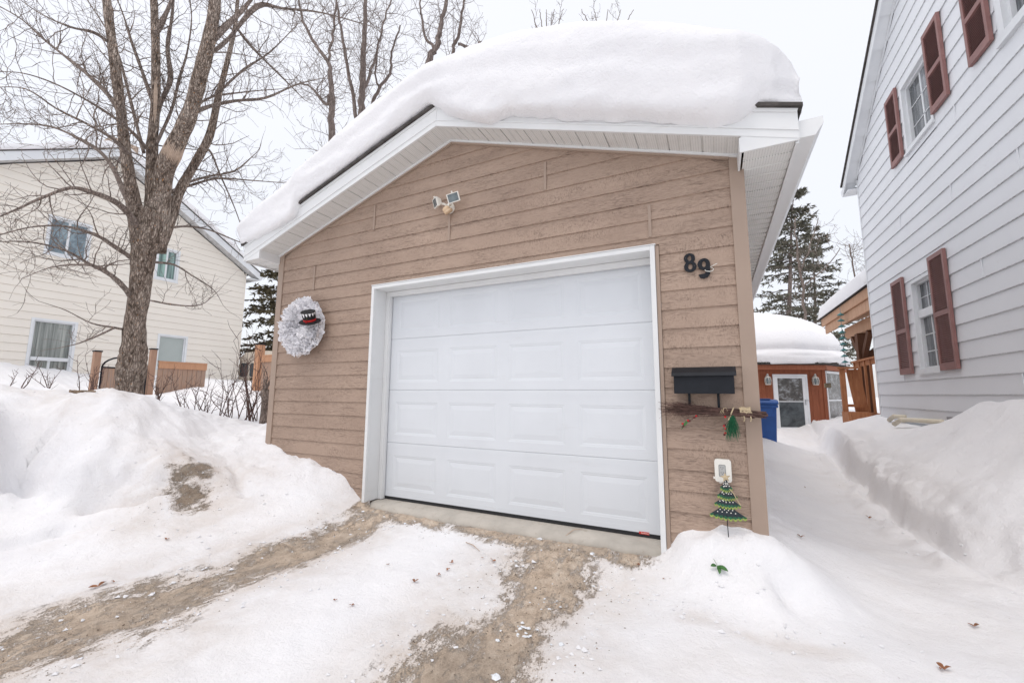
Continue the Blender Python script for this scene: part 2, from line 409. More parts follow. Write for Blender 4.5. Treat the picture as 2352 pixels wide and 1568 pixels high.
# ------------------------------------------------------------------ the snowy ground
def Zp(u, v, z):
    p = on(2, z, u, v); return (p[0], p[1], z)
def Dp(u, v, t): return tuple(dep(t, u, v))
def tps(P, reg=.002):
    P = np.array(P, float); n = len(P); d = np.hypot(P[:, None, 0] - P[None, :, 0], P[:, None, 1] - P[None, :, 1])
    K = np.where(d > 0, d * d * np.log(d + 1e-12), 0) + np.eye(n) * reg
    Q = np.hstack([np.ones((n, 1)), P[:, :2]])
    A = np.block([[K, Q], [Q.T, np.zeros((3, 3))]]); s = np.linalg.solve(A, np.concatenate([P[:, 2], np.zeros(3)]))
    def f(x, y):
        out = s[n] + s[n + 1] * x + s[n + 2] * y
        for i in range(n):
            r2 = (x - P[i, 0]) ** 2 + (y - P[i, 1]) ** 2
            out = out + s[i] * .5 * r2 * np.log(r2 + 1e-12)
        return out
    return f
low_pts = [Zp(860, 1178, -.07), Zp(1200, 1230, -.075), Zp(1500, 1283, -.075), (2.3, -.1, -.078), (1.0, -.1, -.075), Zp(0, 1568, -.18), Zp(400, 1568, -.18), Zp(800, 1568, -.18),
    Zp(1170, 1568, -.18), Zp(1600, 1568, -.16), Zp(2000, 1568, -.15), Zp(2352, 1568, -.12), Zp(400, 1350, -.16), Zp(600, 1260, -.14),
    Zp(900, 1350, -.13), Zp(1300, 1400, -.16), Zp(1600, 1400, -.14), Zp(1800, 1400, -.15), Zp(2000, 1400, -.16), Zp(2150, 1350, -.16),
    (2.66, -.12, -.08), (2.76, -.04, -.03), (2.80, -.02, .125), (2.91, -.02, .15), (3.17, -.02, .19), (3.33, 0, .18), (3.10, -.14, .13), (2.9, -.14, .09), (3.35, -.14, .11),
    (3.12, -.30, -.02), (3.32, -.30, -.03), (2.92, -.30, -.05), (3.5, -.15, .02), (3.5, -.36, -.12), (3.68, -.25, -.13), (3.68, 0, -.09), (2.78, -.30, -.10), (3.2, -.42, -.12), (3.4, -.8, -.155), (3.0, -.85, -.15), (3.45, .15, .06), (3.45, -.5, -.14), (2.9, -.45, -.13), (3.9, -.7, -.16), 
    (3.42, 1.0, .08), (3.42, 3, .17), (3.45, 6, .26), (3.45, 8, .26), (3.85, 3.0, -.10), (3.75, 1.3, -.13), (4.05, 5.5, -.08), (4.45, 8.5, -.15),
    (4.4, 1.0, -.17), (4.4, 3, -.18), (4.55, 5, -.18), (5.0, 8, -.19), (5.0, 10.5, -.2), (4.3, -.8, -.15), (4.2, .2, -.17), (4.0, -2, -.17), (6, -3, -.1), (8, -2, 0),
    # left bank: foot, face, crest, then the yard behind
    Zp(0, 1430, -.17), Zp(200, 1370, -.15), Zp(400, 1290, -.13), Zp(600, 1215, -.09), Zp(780, 1170, -.05),
    Zp(430, 1175, .0), Zp(250, 1210, -.03), Zp(0, 1260, -.10), Zp(0, 1340, -.15), Zp(120, 1320, -.14), Zp(0, 1510, -.18), Zp(440, 1120, .16), Zp(420, 1050, .40), Zp(330, 1110, .22), Zp(200, 1130, .17), Zp(0, 1170, .08), Zp(0, 1090, .30), Zp(200, 1060, .42),
    Dp(150, 1010, 3.95), Dp(300, 1000, 4.1), Dp(0, 1000, 3.7),
    Dp(0, 930, 4.05), Dp(160, 925, 4.25), Dp(300, 931, 4.45), Dp(390, 962, 4.6), Dp(470, 1000, 4.7), Dp(540, 1010, 4.8),
    (-1.634, -.02, .47), (-.948, -.02, .322), (-.543, -.02, .241), (-.287, -.02, .135), (-.09, -.03, -.03), (-.04, -.12, -.075),
    (-.5, -.3, .12), (-1.0, -.35, .2), (-1.5, -.45, .28), (-.25, -.4, -.04),
    Dp(325, 934, 5.6), Dp(250, 922, 5.6), Dp(100, 905, 6.0), Dp(0, 880, 6.5), Dp(0, 836, 9.6), Dp(100, 864, 9.8), Dp(250, 903, 9.9), Dp(331, 909, 10), Dp(455, 891, 10.5), Dp(520, 880, 12), Dp(585, 890, 12),
    Dp(1800, 992, 12.0), Dp(1835, 1000, 12.0), Dp(1930, 980, 11.6), Dp(1900, 1000, 11.6), Dp(1870, 1012, 11.6), Dp(1840, 1012, 10.8),
    Dp(400, 950, 6.3), Dp(500, 950, 7), Dp(600, 968, 6.5), Dp(450, 920, 8.5), Dp(560, 925, 8.5),
    (-3, 6, 1.0), (-8, 8, 1.2), (-2.2, 3, .75), (0, 4, .3), (1, 8, .2), (3, 12, -.1),
    (-14, 12, 1.3), (-20, 0, 1.7), (-12, -6, 1.2), (-6, -8, .5), (0, -8, -.2), (6, -9, -.2), (-3, 18, 1.0), (6, 20, 0), (14, 12, .3), (14, 0, .8), (14, -8, .3)]
high_pts = [(5.75, 6.7, .70), (5.75, 5.6, .60), (5.75, 5, .62), (5.75, 4.15, .72), (5.75, 3.4, .95), (5.75, 2.6, 1.03), (5.75, 1.6, 1.02), (5.75, .8, .90), (5.45, 5, .55), (5.42, 3.3, .60), (5.42, 2.2, .60), (5.4, 1.2, .50),
    (5.1, 4.2, .40), (5.05, 3.2, .36), (5.05, 2.3, .34), (5.0, 1.4, .27), (5.05, .7, .20), (4.85, 4.2, .27), (4.70, 3.0, .16), (4.64, 2.2, .10), (4.64, 1.4, .04), (4.74, .8, -.04), (4.95, .25, -.06),
    (5.25, 8.1, .36), (5.12, 6.4, .40), (5.3, .2, .22), (5.1, -.4, -.08), (4.8, -.3, -.12), (5.6, -.4, .35),
    (6, -1.8, .15), (5.3, -1.3, -.10), (5.5, 9.5, .30), (6.2, 9.5, .40), (6, 12, .3), (9, 0, 1), (9, 6, .8), (9, 12, .4), (8, -5, 0), (5, -5, -.2)]
f_low, f_high = tps(low_pts), tps(high_pts)
_T = np.arange(1.2, 9, .01)
def G(u, v):
    d = ray(u, v); P = CAM[None, :] + _T[:, None] * d[None, :]; h = P[:, 2] - f_low(P[:, 0], P[:, 1]); i = int(np.argmax(h < 0)); return P[i]
GROOVES = [(np.array([tuple(G(u, v)[:2]) for u, v in L]), dp, wd) for L, dp, wd in (
    ([(-60, 1050), (60, 1072), (130, 1092), (240, 1096), (300, 1078), (345, 1096), (385, 1090)], .13, .075), ([(250, 1105), (310, 1118), (360, 1112)], .12, .06), ([(-40, 1250), (60, 1232), (110, 1215)], .05, .05), ([(150, 1204), (215, 1196), (270, 1184)], .05, .03), ([(540, 1075), (552, 1108), (575, 1132)], .06, .03))]
base_line = np.array([(5.9, 14), (5.55, 11.0), (5.03, 6.8), (4.76, 4.35), (4.57, 2.6), (4.54, 1.8), (4.57, 1.24), (4.66, .75), (4.95, .2), (5.4, -.9), (6.4, -2.4), (9, -6)])
def side_dist(x, y, L):
    """distance to polyline L, positive on the right (+x) side of it"""
    best = np.full(x.shape, 1e9); sg = np.ones(x.shape)
    for (ax, ay), (bx, by) in zip(L[:-1], L[1:]):
        dx, dy = bx - ax, by - ay; t = np.clip(((x - ax) * dx + (y - ay) * dy) / (dx * dx + dy * dy), 0, 1)
        qx, qy = x - (ax + t * dx), y - (ay + t * dy); d = np.hypot(qx, qy); c = dx * qy - dy * qx
        m = d < best; best = np.where(m, d, best); sg = np.where(m, np.where(c > 0, 1.0, -1.0), sg)
    return best * sg
def line_dist(x, y, L):
    return np.abs(side_dist(x, y, L))
LANE_L = np.array([(-.05, -4.5), (.0, -2.3), (.08, -1.6), (.15, -.9), (.18, -.2)]); LANE_C = np.array([(2.06, -4.5), (2.06, -1.6), (2.06, -.9), (2.02, -.35), (2.0, -.2)])
def ground_z(x, y, detail=True):
    lo = f_low(x, y)
    if detail:
        bank = sstep(-.12, .25, lo)
        lumps = fbm(x * 1.6, y * 1.6, 3, 4)
        ridged = 1 - np.abs(fbm(x * .9 + 3, y * 1.7, 9, 4)) * 2.2; rough = 1 - np.abs(fbm(x * 3.1, y * 3.6, 19, 5)) * 2.2
        left = sstep(0.2, -.6, x)
        lo = lo + (lumps * .035 + (ridged - .55) * .055 * left * sstep(-1.0, -.5, y * 0 - .5 + lo * 3)) * bank
        for gl, dp, wd in GROOVES:
            e_ = -side_dist(x, y, gl) + fbm(x * 3, y * 3, 111, 3) * .05; lo = lo - dp * sstep(-.03, .02, e_) * (1 - sstep(.02, wd * 3.2, e_))
        lo = lo + (rough - .6) * .030 * bank + fbm(x * 13, y * 13, 23, 3) * .010 * bank
        lo = lo + fbm(x * 3.3, y * 3.3, 21, 5) * .02 + fbm(x * 11, y * 11, 31, 3) * .006
        mnd = np.exp(-((x - 3.1) / .45) ** 2 - ((y + .22) / .26) ** 2); lo = lo + mnd * (fbm(x * 8, y * 8, 121, 4) * .035 + fbm(x * 21, y * 21, 123, 3) * .02)
        # worn tyre lanes down the drive
        a = line_dist(x, y, LANE_L) + fbm(x * 3, y * 1.2, 41, 3) * .08; b = line_dist(x, y, LANE_C) + fbm(x * 3, y * 1.2, 43, 3) * .10
        near = sstep(-.05, -.6, y)
        lo = lo - .028 * sstep(.34, .14, a) * near - .028 * sstep(.42, .2, b) * near
    hi = f_high(x, y)
    if detail: hi = hi + fbm(x * 1.4, y * 1.4, 51, 5) * .05 + fbm(x * 5, y * 5, 57, 3) * .008
    d = side_dist(x, y, base_line)
    if detail: d = d + fbm(x * 1.3, y * 1.3, 61, 4) * .12
    t = sstep(-.03, .09, d) * .9 + sstep(.08, .35, d) * .1
    if detail: hi = hi + (fbm(x * 7, y * 3, 63, 4) * .07 + fbm(x * 16, y * 14, 65, 3) * .025) * np.exp(-((d - .12) / .2) ** 2)
    z = lo + (np.maximum(hi, lo) - lo) * t
    if detail: z = z + np.exp(-((d + .12) / .12) ** 2) * (.04 + .10 * np.clip(fbm(x * 4, y * 4, 67, 3), 0, 1)) * sstep(.2, 1.0, y)
    far = sstep(18, 40, np.hypot(x - 2, y - 3)); return z * (1 - far) + .3 * far
def gz(x, y): return float(ground_z(np.array([float(x)]), np.array([float(y)]))[0])
def axis_grid(a, b, step, far, growth=1.18):
    c = list(np.arange(a, b + 1e-6, step)); s = step; p = b
    while p < far: s = min(s * growth, 30); p += s; c.append(p)
    s = step; p = a
    while p > -far: s = min(s * growth, 30); p -= s; c.insert(0, p)
    return np.array(c)
gx = axis_grid(-3.2, 6.3, .026, 220); gy = axis_grid(-2.9, 4.0, .028, 220)
GX, GY = np.meshgrid(gx, gy); GZ = ground_z(GX, GY)
# keep the sheet under the garage slab, the houses and the sill
inside = (GX > -1.60) & (GX < 3.30) & (GY > .06) & (GY < 7.2); GZ = np.where(inside, -.3, GZ)
mouth = (GX > -.04) & (GX < 2.70) & (GY > -.02) & (GY <= .09); GZ = np.where(mouth, np.minimum(GZ, -.088), GZ)
da = line_dist(GX, GY, LANE_L); db = line_dist(GX, GY, LANE_C)
wob = fbm(GX * 2.2, GY * 2.2, 71, 5) * .16
near = sstep(.25, .0, GY)
wl_ = 1 + .75 * sstep(-.6, -2.4, GY)
dirt = np.maximum(sstep(.34, .02, (da + wob) / wl_), sstep(.39, .03, (db + wob) / (1 + .4 * sstep(-.7, -1.9, GY)))) * .80
sill = .75 * sstep(.21, .02, np.abs(GY + .05) + fbm(GX * 3, GY * 3, 73, 4) * .13) * (GX > -.12) * sstep(2.75, 2.45, GX)
dirt = np.maximum(dirt, sill * sstep(.2, -.05, GY)) * near
pc = G(428, 1118); pile = G(438, 1085)
def blob(c, rx, ry, seed, amp=.35):
    q = np.hypot((GX - c[0]) / rx, (GY - c[1]) / ry) + fbm(GX * 3.5, GY * 3.5, seed, 5) * amp; return sstep(1.2, .25, q)
soil = np.maximum(blob(pc, .29, .21, 81, .6) * .74, blob(pile, .12, .20, 83, .6) * .66)
dirt = np.maximum(dirt, soil)
GZ = GZ - .04 * blob(pc, .30, .2, 81) + dirt * fbm(GX * 16, GY * 16, 99, 3) * .016
stain = np.maximum.reduce([sstep(.75, .15, (da + wob) / wl_), sstep(.85, .2, db + wob)]) * near * .75
stain = np.maximum(stain, blob(pc, 1.0, .8, 85) * .6)
crest = on(2, .86, 160, 935)
stain = np.maximum(stain, blob(crest, 1.5, .5, 87, .5) * .5)
path = sstep(.75, .1, np.abs(GX - (4.28 + .07 * GY)) + fbm(GX * 2, GY * 2, 89, 4) * .3) * sstep(-1.5, .5, GY)
stain = np.maximum(stain, path * .16); stain = np.maximum(stain, sstep(-.2, -1.2, GY) * sstep(2.3, 3.0, GX) * sstep(5.2, 3.6, GX) * .22)
stain = np.maximum(stain, blob((3.2, -.62), .5, .12, 91, .6) * .6); stain = np.maximum(stain, blob((4.9, .5), .5, .1, 93, .6) * .25)
me = bpy.data.meshes.new('ground'); ny, nx = GX.shape
verts = np.stack([GX, GY, GZ], -1).reshape(-1, 3)
idx = np.arange(nx * ny).reshape(ny, nx); F = np.stack([idx[:-1, :-1], idx[:-1, 1:], idx[1:, 1:], idx[1:, :-1]], -1).reshape(-1, 4)
me.vertices.add(len(verts)); me.vertices.foreach_set('co', verts.ravel()); me.loops.add(F.size); me.loops.foreach_set('vertex_index', F.ravel())
me.polygons.add(len(F)); me.polygons.foreach_set('loop_start', np.arange(0, F.size, 4)); me.polygons.foreach_set('use_smooth', np.ones(len(F), bool))
me.update(); me.validate()
for nm, arr in (('dirt', dirt), ('stain', stain), ('soil', soil)):
    at_ = me.attributes.new(nm, 'FLOAT', 'POINT'); at_.data.foreach_set('value', arr.ravel().astype(np.float32))
me.materials.append(M['ground']); go = bpy.data.objects.new('ground', me); C.objects.link(go); go['kind'] = 'structure'

# ------------------------------------------------------------------ the garage
XL, XR, PX_, PZ, SLP = -1.634, 3.325, .862, 3.494, .328
GD = 7.3
def roofz(x): return PZ - SLP * abs(x - PX_)
garage = thing('garage', 'tan wood-sided garage with white overhead door and low gable roof under deep snow', 'garage', (.862, 3.6, 0))
OX0, OX1, OZ = -.055, 2.68, 2.105     # clear door opening
def gable_course(mb, z0, z1, x0, x1, yb, yt, rf, lip=True):
    """one lap board between heights z0 and z1, clipped by the roof line rf"""
    def lim(z):
        h = (PZ - z) / SLP; return max(x0, PX_ - h + .004), min(x1, PX_ + h - .004)
    if z0 >= PZ: return
    z1 = min(z1, PZ - .003)
    a0, a1 = lim(z0); c0, c1 = lim(z1)
    if a1 - a0 < .02: return
    if c1 < c0: c0 = c1 = (c0 + c1) / 2
    zc0 = z1; mb.add([(a0, yb, z0), (a1, yb, z0), (c1, yt, z1), (c0, yt, z1), (a0, yt + .004, z0), (a1, yt + .004, z0)], [(0, 1, 2, 3), (0, 4, 5, 1)])
    zl, zr = roofz(x0), roofz(x1)
EXP = .1402
mb = MB(); z = 2.0663 - EXP * 17
while z < PZ:
    zt = z + EXP
    segs = [(XL + .09, XR - .09)]
    if z < OZ + .04: segs = [(XL + .09, -.09), (2.745, XR - .09)]
    if z < OZ + .04 < zt:                     # the course the opening's head cuts
        gable_course(mb, z, OZ + .04, XL + .09, -.09, -.013, -.013 + .011 * (OZ + .04 - z) / EXP, 0)
        gable_course(mb, z, OZ + .04, 2.745, XR - .09, -.013, -.013 + .011 * (OZ + .04 - z) / EXP, 0)
        gable_course(mb, OZ + .04, zt, XL + .09, XR - .09, -.013 + .011 * (OZ + .04 - z) / EXP, -.002, 0)
    else:
        for s0, s1 in segs: gable_course(mb, z, zt, s0, s1, -.013, -.002, 0)
    z = zt
# solid walls behind the boards, side and back walls
mb.prism([(XL + .01, -.35), (-.088, -.35), (-.088, OZ + .04), (2.743, OZ + .04), (2.743, -.35), (XR - .01, -.35), (XR - .01, roofz(XR - .01) - .01), (PX_, PZ - .01), (XL + .01, roofz(XL + .01) - .01)], 1, .003, .12)
mb.box(XR - .12, XR - .012, .12, GD - .1, -.35, 2.58); mb.box(XL + .012, XL + .12, .12, GD - .1, -.35, 2.58)
mb.prism([(XL + .01, -.35), (XR - .01, -.35), (XR - .01, roofz(XR)), (PX_, PZ - .01), (XL + .01, roofz(XL))], 1, GD - .1, GD)
mb.build('wall', M['tan'], garage)
for u, v0, v1 in ((862, 472, 528), (1033, 495, 552), (1252, 373, 437), (1491, 472, 545), (724, 612, 665)):
    a, b = on(1, -.01, u, v0), on(1, -.01, u, v1); MB().box(a[0] - .011, a[0] + .011, -.018, -.001, b[2], a[2]).build('joint_cover', M['tan_trim'], garage)
t = MB()
for x0, x1, s in ((XL, XL + .09, -1), (XR - .09, XR, 1)):
    t.prism([(x0, -.3), (x1, -.3), (x1, roofz(x1) - .004), (x0, roofz(x0) - .004)], 1, -.02, .002)
    xo = XL if s < 0 else XR
    t.box(xo - .0 if s < 0 else xo - .012, xo + .012 if s < 0 else xo, .002, .09, -.3, 2.58); t.build('corner_trim', M['tan_trim'], garage); t = MB()
# thin tan moulding under the rake soffit and beside the door trim
for s in (-1, 1):
    xe = XL + .09 if s < 0 else XR - .09
    a = (PX_, -.016, PZ - .014); b = (xe, -.016, roofz(xe) - .014); t.bar(a, b, .02, .024)
t.build('moulding', M['tan_trim'], garage); MB().box(2.717, 2.743, -.018, -.001, -.12, OZ + .03).build('side_trim', M['tan_trim'], garage)
# white door casing and deep jambs
t = MB()
t.box(-.09, -.055, -.03, .008, -.02, OZ + .035); t.box(OX1, 2.715, -.03, .008, -.06, OZ + .035); t.box(-.055, OX1, -.03, .008, OZ, OZ + .035)
t.box(-.093, 2.722, -.036, .0, OZ + .036, OZ + .044)
t.box(-.09, -.056, .009, .24, -.02, OZ + .03); t.box(OX1 + .001, 2.71, .009, .24, -.05, OZ + .03); t.box(-.055, OX1, .009, .24, OZ + .001, OZ + .03)
t.box(-.055, -.008, .15, .185, -.02, OZ); t.box(2.669, 2.68, .15, .185, -.03, OZ); t.box(-.055, 2.68, .149, .184, OZ - .05, OZ - .001)
t.box(-.008, .0, .158, .192, -.02, OZ - .05)
t.build('door_frame', M['white'], garage, bevel=.002)
# overhead door, four sections of raised panels
door = MB(); DX0, DX1, DY, SEC = -.05, 2.72, .20, .5334
PXS = [.088, .7405, 1.394, 2.046]; PW = .528
for k in range(4):
    z0, z1 = k * SEC + .001, (k + 1) * SEC - .001
    pz0, pz1 = z0 + .082, z0 + .412
    xs = [DX0] + [q for p in PXS for q in (p, p + PW)] + [DX1]; zs = [z0 + .006, z0 + .045, pz0, pz1, z1 - .045, z1 - .006]
    for i in range(len(xs) - 1):
        for j in range(len(zs) - 1):
            if i % 2 == 1 and j == 2:
                x0, x1, a0, a1 = xs[i], xs[i + 1], zs[j], zs[j + 1]; rings = []
                for ins, dy in ((0, 0), (.008, .0022), (.016, .0026), (.024, .0052), (.062, .0014), (.068, .0008)):
                    rings.append([(x0 + ins, DY + dy, a0 + ins), (x1 - ins, DY + dy, a0 + ins), (x1 - ins, DY + dy, a1 - ins), (x0 + ins, DY + dy, a1 - ins)])
                vs = [p for r_ in rings for p in r_]; fs = [(r_ * 4 + q, r_ * 4 + (q + 1) % 4, r_ * 4 + 4 + (q + 1) % 4, r_ * 4 + 4 + q) for r_ in range(5) for q in range(4)] + [(20, 21, 22, 23)]
                door.add(vs, fs)
            else:
                o_ = .0010 if j in (0, 4) else 0
                door.quad((xs[i], DY - o_, zs[j]), (xs[i + 1], DY - o_, zs[j]), (xs[i + 1], DY - o_, zs[j + 1]), (xs[i], DY - o_, zs[j + 1]))
    for zz in (zs[1], zs[4]): door.quad((DX0, DY - .0010, zz), (DX1, DY - .0010, zz), (DX1, DY, zz), (DX0, DY, zz))
    door.add([(DX0, DY, z1 - .006), (DX1, DY, z1 - .006), (DX1, DY + .004, z1), (DX0, DY + .004, z1)], [(0, 1, 2, 3)])
    door.add([(DX0, DY, z0 + .006), (DX1, DY, z0 + .006), (DX1, DY + .004, z0 - .001), (DX0, DY + .004, z0 - .001)], [(0, 1, 2, 3)])
    door.quad((DX0, DY + .0055, z0 - .001), (DX1, DY + .0055, z0 - .001), (DX1, DY + .0055, z1 + .001), (DX0, DY + .0055, z1 + .001))
dr = door.build('garage_door', M['door'], garage)
MB().box(DX0, DX1, .197, .235, -.022, .006).build('bottom_seal', M['rubber'], dr)
lab = MB().box(2.499, 2.572, .1945, .198, -.002, .0155).build('label_plate', M['red'], dr)
def text_mesh(name, body, size, mat, loc, rot, parent, depth=.0006, font=None):
    cu = bpy.data.curves.new(name, 'FONT'); cu.body = body; cu.size = size; cu.extrude = depth; cu.align_x = 'CENTER'; cu.align_y = 'CENTER'
    tmp = bpy.data.objects.new(name, cu); C.objects.link(tmp); dg = bpy.context.evaluated_depsgraph_get()
    me_ = bpy.data.meshes.new_from_object(tmp.evaluated_get(dg)); bpy.data.objects.remove(tmp)
    me_.transform(Matrix.Translation(Vector(loc)) @ Matrix(rot).to_4x4()); me_.name = name
    if parent is not None: me_.transform(Matrix.Translation(-wloc(parent)))
    me_.materials.clear(); me_.materials.append(mat); o = bpy.data.objects.new(name, me_); C.objects.link(o); o.parent = parent; return o
FRONT = ((1, 0, 0), (0, 0, -1), (0, 1, 0))   # letters standing in the XZ plane, read from -Y
text_mesh('label_lettering', 'GARAGA', .0145, M['white_pl'], (2.542, .194, .0068), FRONT, garage)
# sill: a worn concrete kerb in front of the door
sx = np.linspace(-.06, 2.69, 60); prof = [(.24, -.024), (.19, -.024), (.10, -.030), (.05, -.040), (.015, -.058), (-.002, -.085), (-.006, -.2)]
vs, fs = [], []
for i, x in enumerate(sx):
    e = min(1, (x + .06) / .12, (2.69 - x) / .12); e = max(0, e) ** .5
    for j, (y, z_) in enumerate(prof):
        wv = float(fbm(np.array([x * 3.]), np.array([y * 9.]), 101, 4)[0]) * .008
        yy = y if y > .1 else .1 + (y - .1) * (.7 + .3 * e); vs.append((x, yy + wv * (j > 2), z_ + wv * .5 * (j > 1)))
npf = len(prof)
for i in range(len(sx) - 1):
    for j in range(npf - 1): fs.append((i * npf + j, (i + 1) * npf + j, (i + 1) * npf + j + 1, i * npf + j + 1))
MB().add(vs, fs).build('concrete_sill', M['concrete'], garage, smooth=True)
# roof: deck, rake fascia, soffit, boxed returns, eave fascia and gutter
OV = .28; EX0, EX1 = -1.91, 3.61
rf = MB()
for s, xe in ((-1, EX0 - .02), (1, EX1 + .025)):
    zt0, zt1 = roofz(PX_) + .215, PZ - SLP * abs(xe - PX_) + .215
    rf.add([(PX_, -OV - .035, zt0 - .022), (xe, -OV - .035, zt1 - .022), (xe, GD + .3, zt1 - .022), (PX_, GD + .3, zt0 - .022),
            (PX_, -OV - .035, zt0), (xe, -OV - .035, zt1), (xe, GD + .3, zt1), (PX_, GD + .3, zt0)],
           [(0, 1, 2, 3), (4, 5, 6, 7), (0, 1, 5, 4), (1, 2, 6, 5), (2, 3, 7, 6)])
rf.build('roof', M['shingle'], garage)
fa = MB(); so_ = MB()
for s, xe in ((-1, EX0), (1, EX1)):
    ze = PZ - SLP * abs(xe - PX_)
    vs = [(PX_, 0, PZ), (xe, 0, ze), (xe, 0, ze + .19), (PX_, 0, PZ + .19)]
    fa.add([(x, -OV, z_) for x, y, z_ in vs] + [(x, -OV + .02, z_) for x, y, z_ in vs], [(0, 1, 2, 3), (4, 7, 6, 5), (0, 4, 5, 1), (3, 2, 6, 7), (1, 5, 6, 2)])
    fa.bar((PX_, -OV - .006, PZ + .178), (xe, -OV - .006, ze + .178), .012, .022)      # drip edge
    fa.bar((PX_, -OV - .004, PZ + .055), (xe, -OV - .004, ze + .055), .008, .010)
    xw = XL - .02 if s < 0 else XR + .02; xw2 = XL if s < 0 else XR - .025; zw = PZ - SLP * abs(xw2 - PX_)
    # soffit in ribbed strips
    n = 11; 
    for i in range(n * 3):
        ta, tb = i / (n * 3), (i + 1) / (n * 3); xa, xb = PX_ + (xw2 - PX_) * ta, PX_ + (xw2 - PX_) * tb; za, zb_ = PZ - SLP * abs(xa - PX_), PZ - SLP * abs(xb - PX_)
        g_ = (xb - xa) * .14
        m_ = xb - g_; zm = za + (zb_ - za) * .86
        so_.quad((xa, -OV + .02, za + .006), (m_, -OV + .02, zm + .006), (m_, 0.02, zm + .006), (xa, 0.02, za + .006))
        dz = .003 if i % 3 != 2 else .009
        so_.quad((xb, -OV + .02, zb_ + .006), (xb, 0.02, zb_ + .006), (xb, 0.02, zb_ + .006 + dz), (xb, -OV + .02, zb_ + .006 + dz)); so_.quad((m_, -OV + .02, zm + .006), (m_, 0.02, zm + .006), (m_, 0.02, zm + .006 + dz), (m_, -OV + .02, zm + .006 + dz))
        so_.quad((m_, -OV + .02, zm + .006 + dz), (xb, -OV + .02, zb_ + .006 + dz), (xb, 0.02, zb_ + .006 + dz), (m_, 0.02, zm + .006 + dz))
    # white channel along the wall under the rake
    fa.bar((PX_, -.028, PZ + .0), (xw2, -.028, PZ - SLP * abs(xw2 - PX_)), .022, .018)
    # boxed return at the eave corner
    zb0 = 2.585; xi = xw2
    fa.prism([(xi, zb0), (xe, zb0), (xe, ze + .002), (xi, PZ - SLP * abs(xi - PX_) + .002)], 1, -OV + .004, -OV + .016)
    fa.add([(xi, -OV + .016, zb0), (xi, -.0, zb0), (xi, -.0, zw + .01), (xi, -OV + .016, zw + .01)], [(0, 1, 2, 3)])
    fa.box(xi - .012 if s > 0 else xi + .012, xi, -OV + .004, -.0, zb0, zb0 + .10)
    # eave fascia board
    fa.box(xe - .018 if s > 0 else xe + .018, xe, -OV + .022, GD + .28, zb0 - .012, ze + .165)
    # eave soffit
    x0, x1 = (XR - .012, EX1 - .02) if s > 0 else (EX0 + .02, XL + .012)
    y = -OV + .02; k = 0
    while y < GD + .25:
        so_.quad((x0, y, zb0 + .002), (x1, y, zb0 + .002), (x1, y + .085, zb0 + .002), (x0, y + .085, zb0 + .002))
        so_.quad((x0, y + .085, zb0 + .010), (x1, y + .085, zb0 + .010), (x1, y + .125, zb0 + .010), (x0, y + .125, zb0 + .010))
        so_.quad((x0, y + .085, zb0 + .002), (x1, y + .085, zb0 + .002), (x1, y + .085, zb0 + .010), (x0, y + .085, zb0 + .010)); so_.quad((x0, y + .125, zb0 + .002), (x1, y + .125, zb0 + .002), (x1, y + .125, zb0 + .010), (x0, y + .125, zb0 + .010)); y += .125
fa.box(PX_ - .004, PX_ + .004, -OV - .004, -OV, PZ + .01, PZ + .19)
fa.build('fascia', M['white'], garage)
so_.build('soffit', M['soffit'], garage)
gt = MB()
gp = [(0, .0), (0, .095), (.012, .10), (.012, .012), (.07, .012), (.118, .075), (.118, .112), (.13, .112), (.13, .07), (.085, .0)]
gt.prism([(EX1 + .001 + x, 2.605 + z_) for x, z_ in gp], 1, -OV + .03, GD + .3)
gt.prism([(EX1 + .001, 2.605), (EX1 + .085, 2.605), (EX1 + .131, 2.675), (EX1 + .131, 2.717), (EX1 + .001, 2.717)], 1, -OV + .026, -OV + .03)
gt.build('gutter', M['white'], garage)

# deep snow lying on the garage roof
ks = [-1.95, -1.93, -1.88, -1.8, -1.6, -1.2, -.8, -.3, .2, .86, 1.3, 1.8, 2.3, 2.8, 3.1, 3.3, 3.45, 3.55, 3.60, 3.65]
ztk = [2.92, 3.02, 3.11, 3.18, 3.29, 3.46, 3.63, 3.87, 4.06, 4.18, 4.22, 4.17, 4.01, 3.79, 3.63, 3.52, 3.43, 3.36, 3.30, 3.12]
def interp(x, a, b): return float(np.interp(x, a, b))
def zbf(s): return interp(s, [-2.03, -1.9, -1.67, -1.29, -.99, -.93, .80, .90, 1.15, 1.42, 1.67, 2.08, 2.48, 2.78, 3.1, 3.3, 3.42, 3.63],
                          [2.84, 2.79, 2.84, 2.90, 2.97, 3.14, 3.715, 3.66, 3.47, 3.33, 3.32, 3.18, 3.05, 2.93, 2.82, 2.79, 2.86, 2.83])
def bf(s): return interp(s, [-2.03, -1.0, -.6, .3, .9, 1.5, 2.5, 3.3, 3.5, 3.63], [.06, .08, .07, .08, .12, .17, .2, .19, .12, .03])
def front0(s): return interp(s, [-2.03, -1.05, -.9, .75, 1.0, 2.7, 3.1, 3.3, 3.45, 3.63], [-.318, -.318, -.321, -.321, -.325, -.325, -.31, -.29, -.25, -.19])
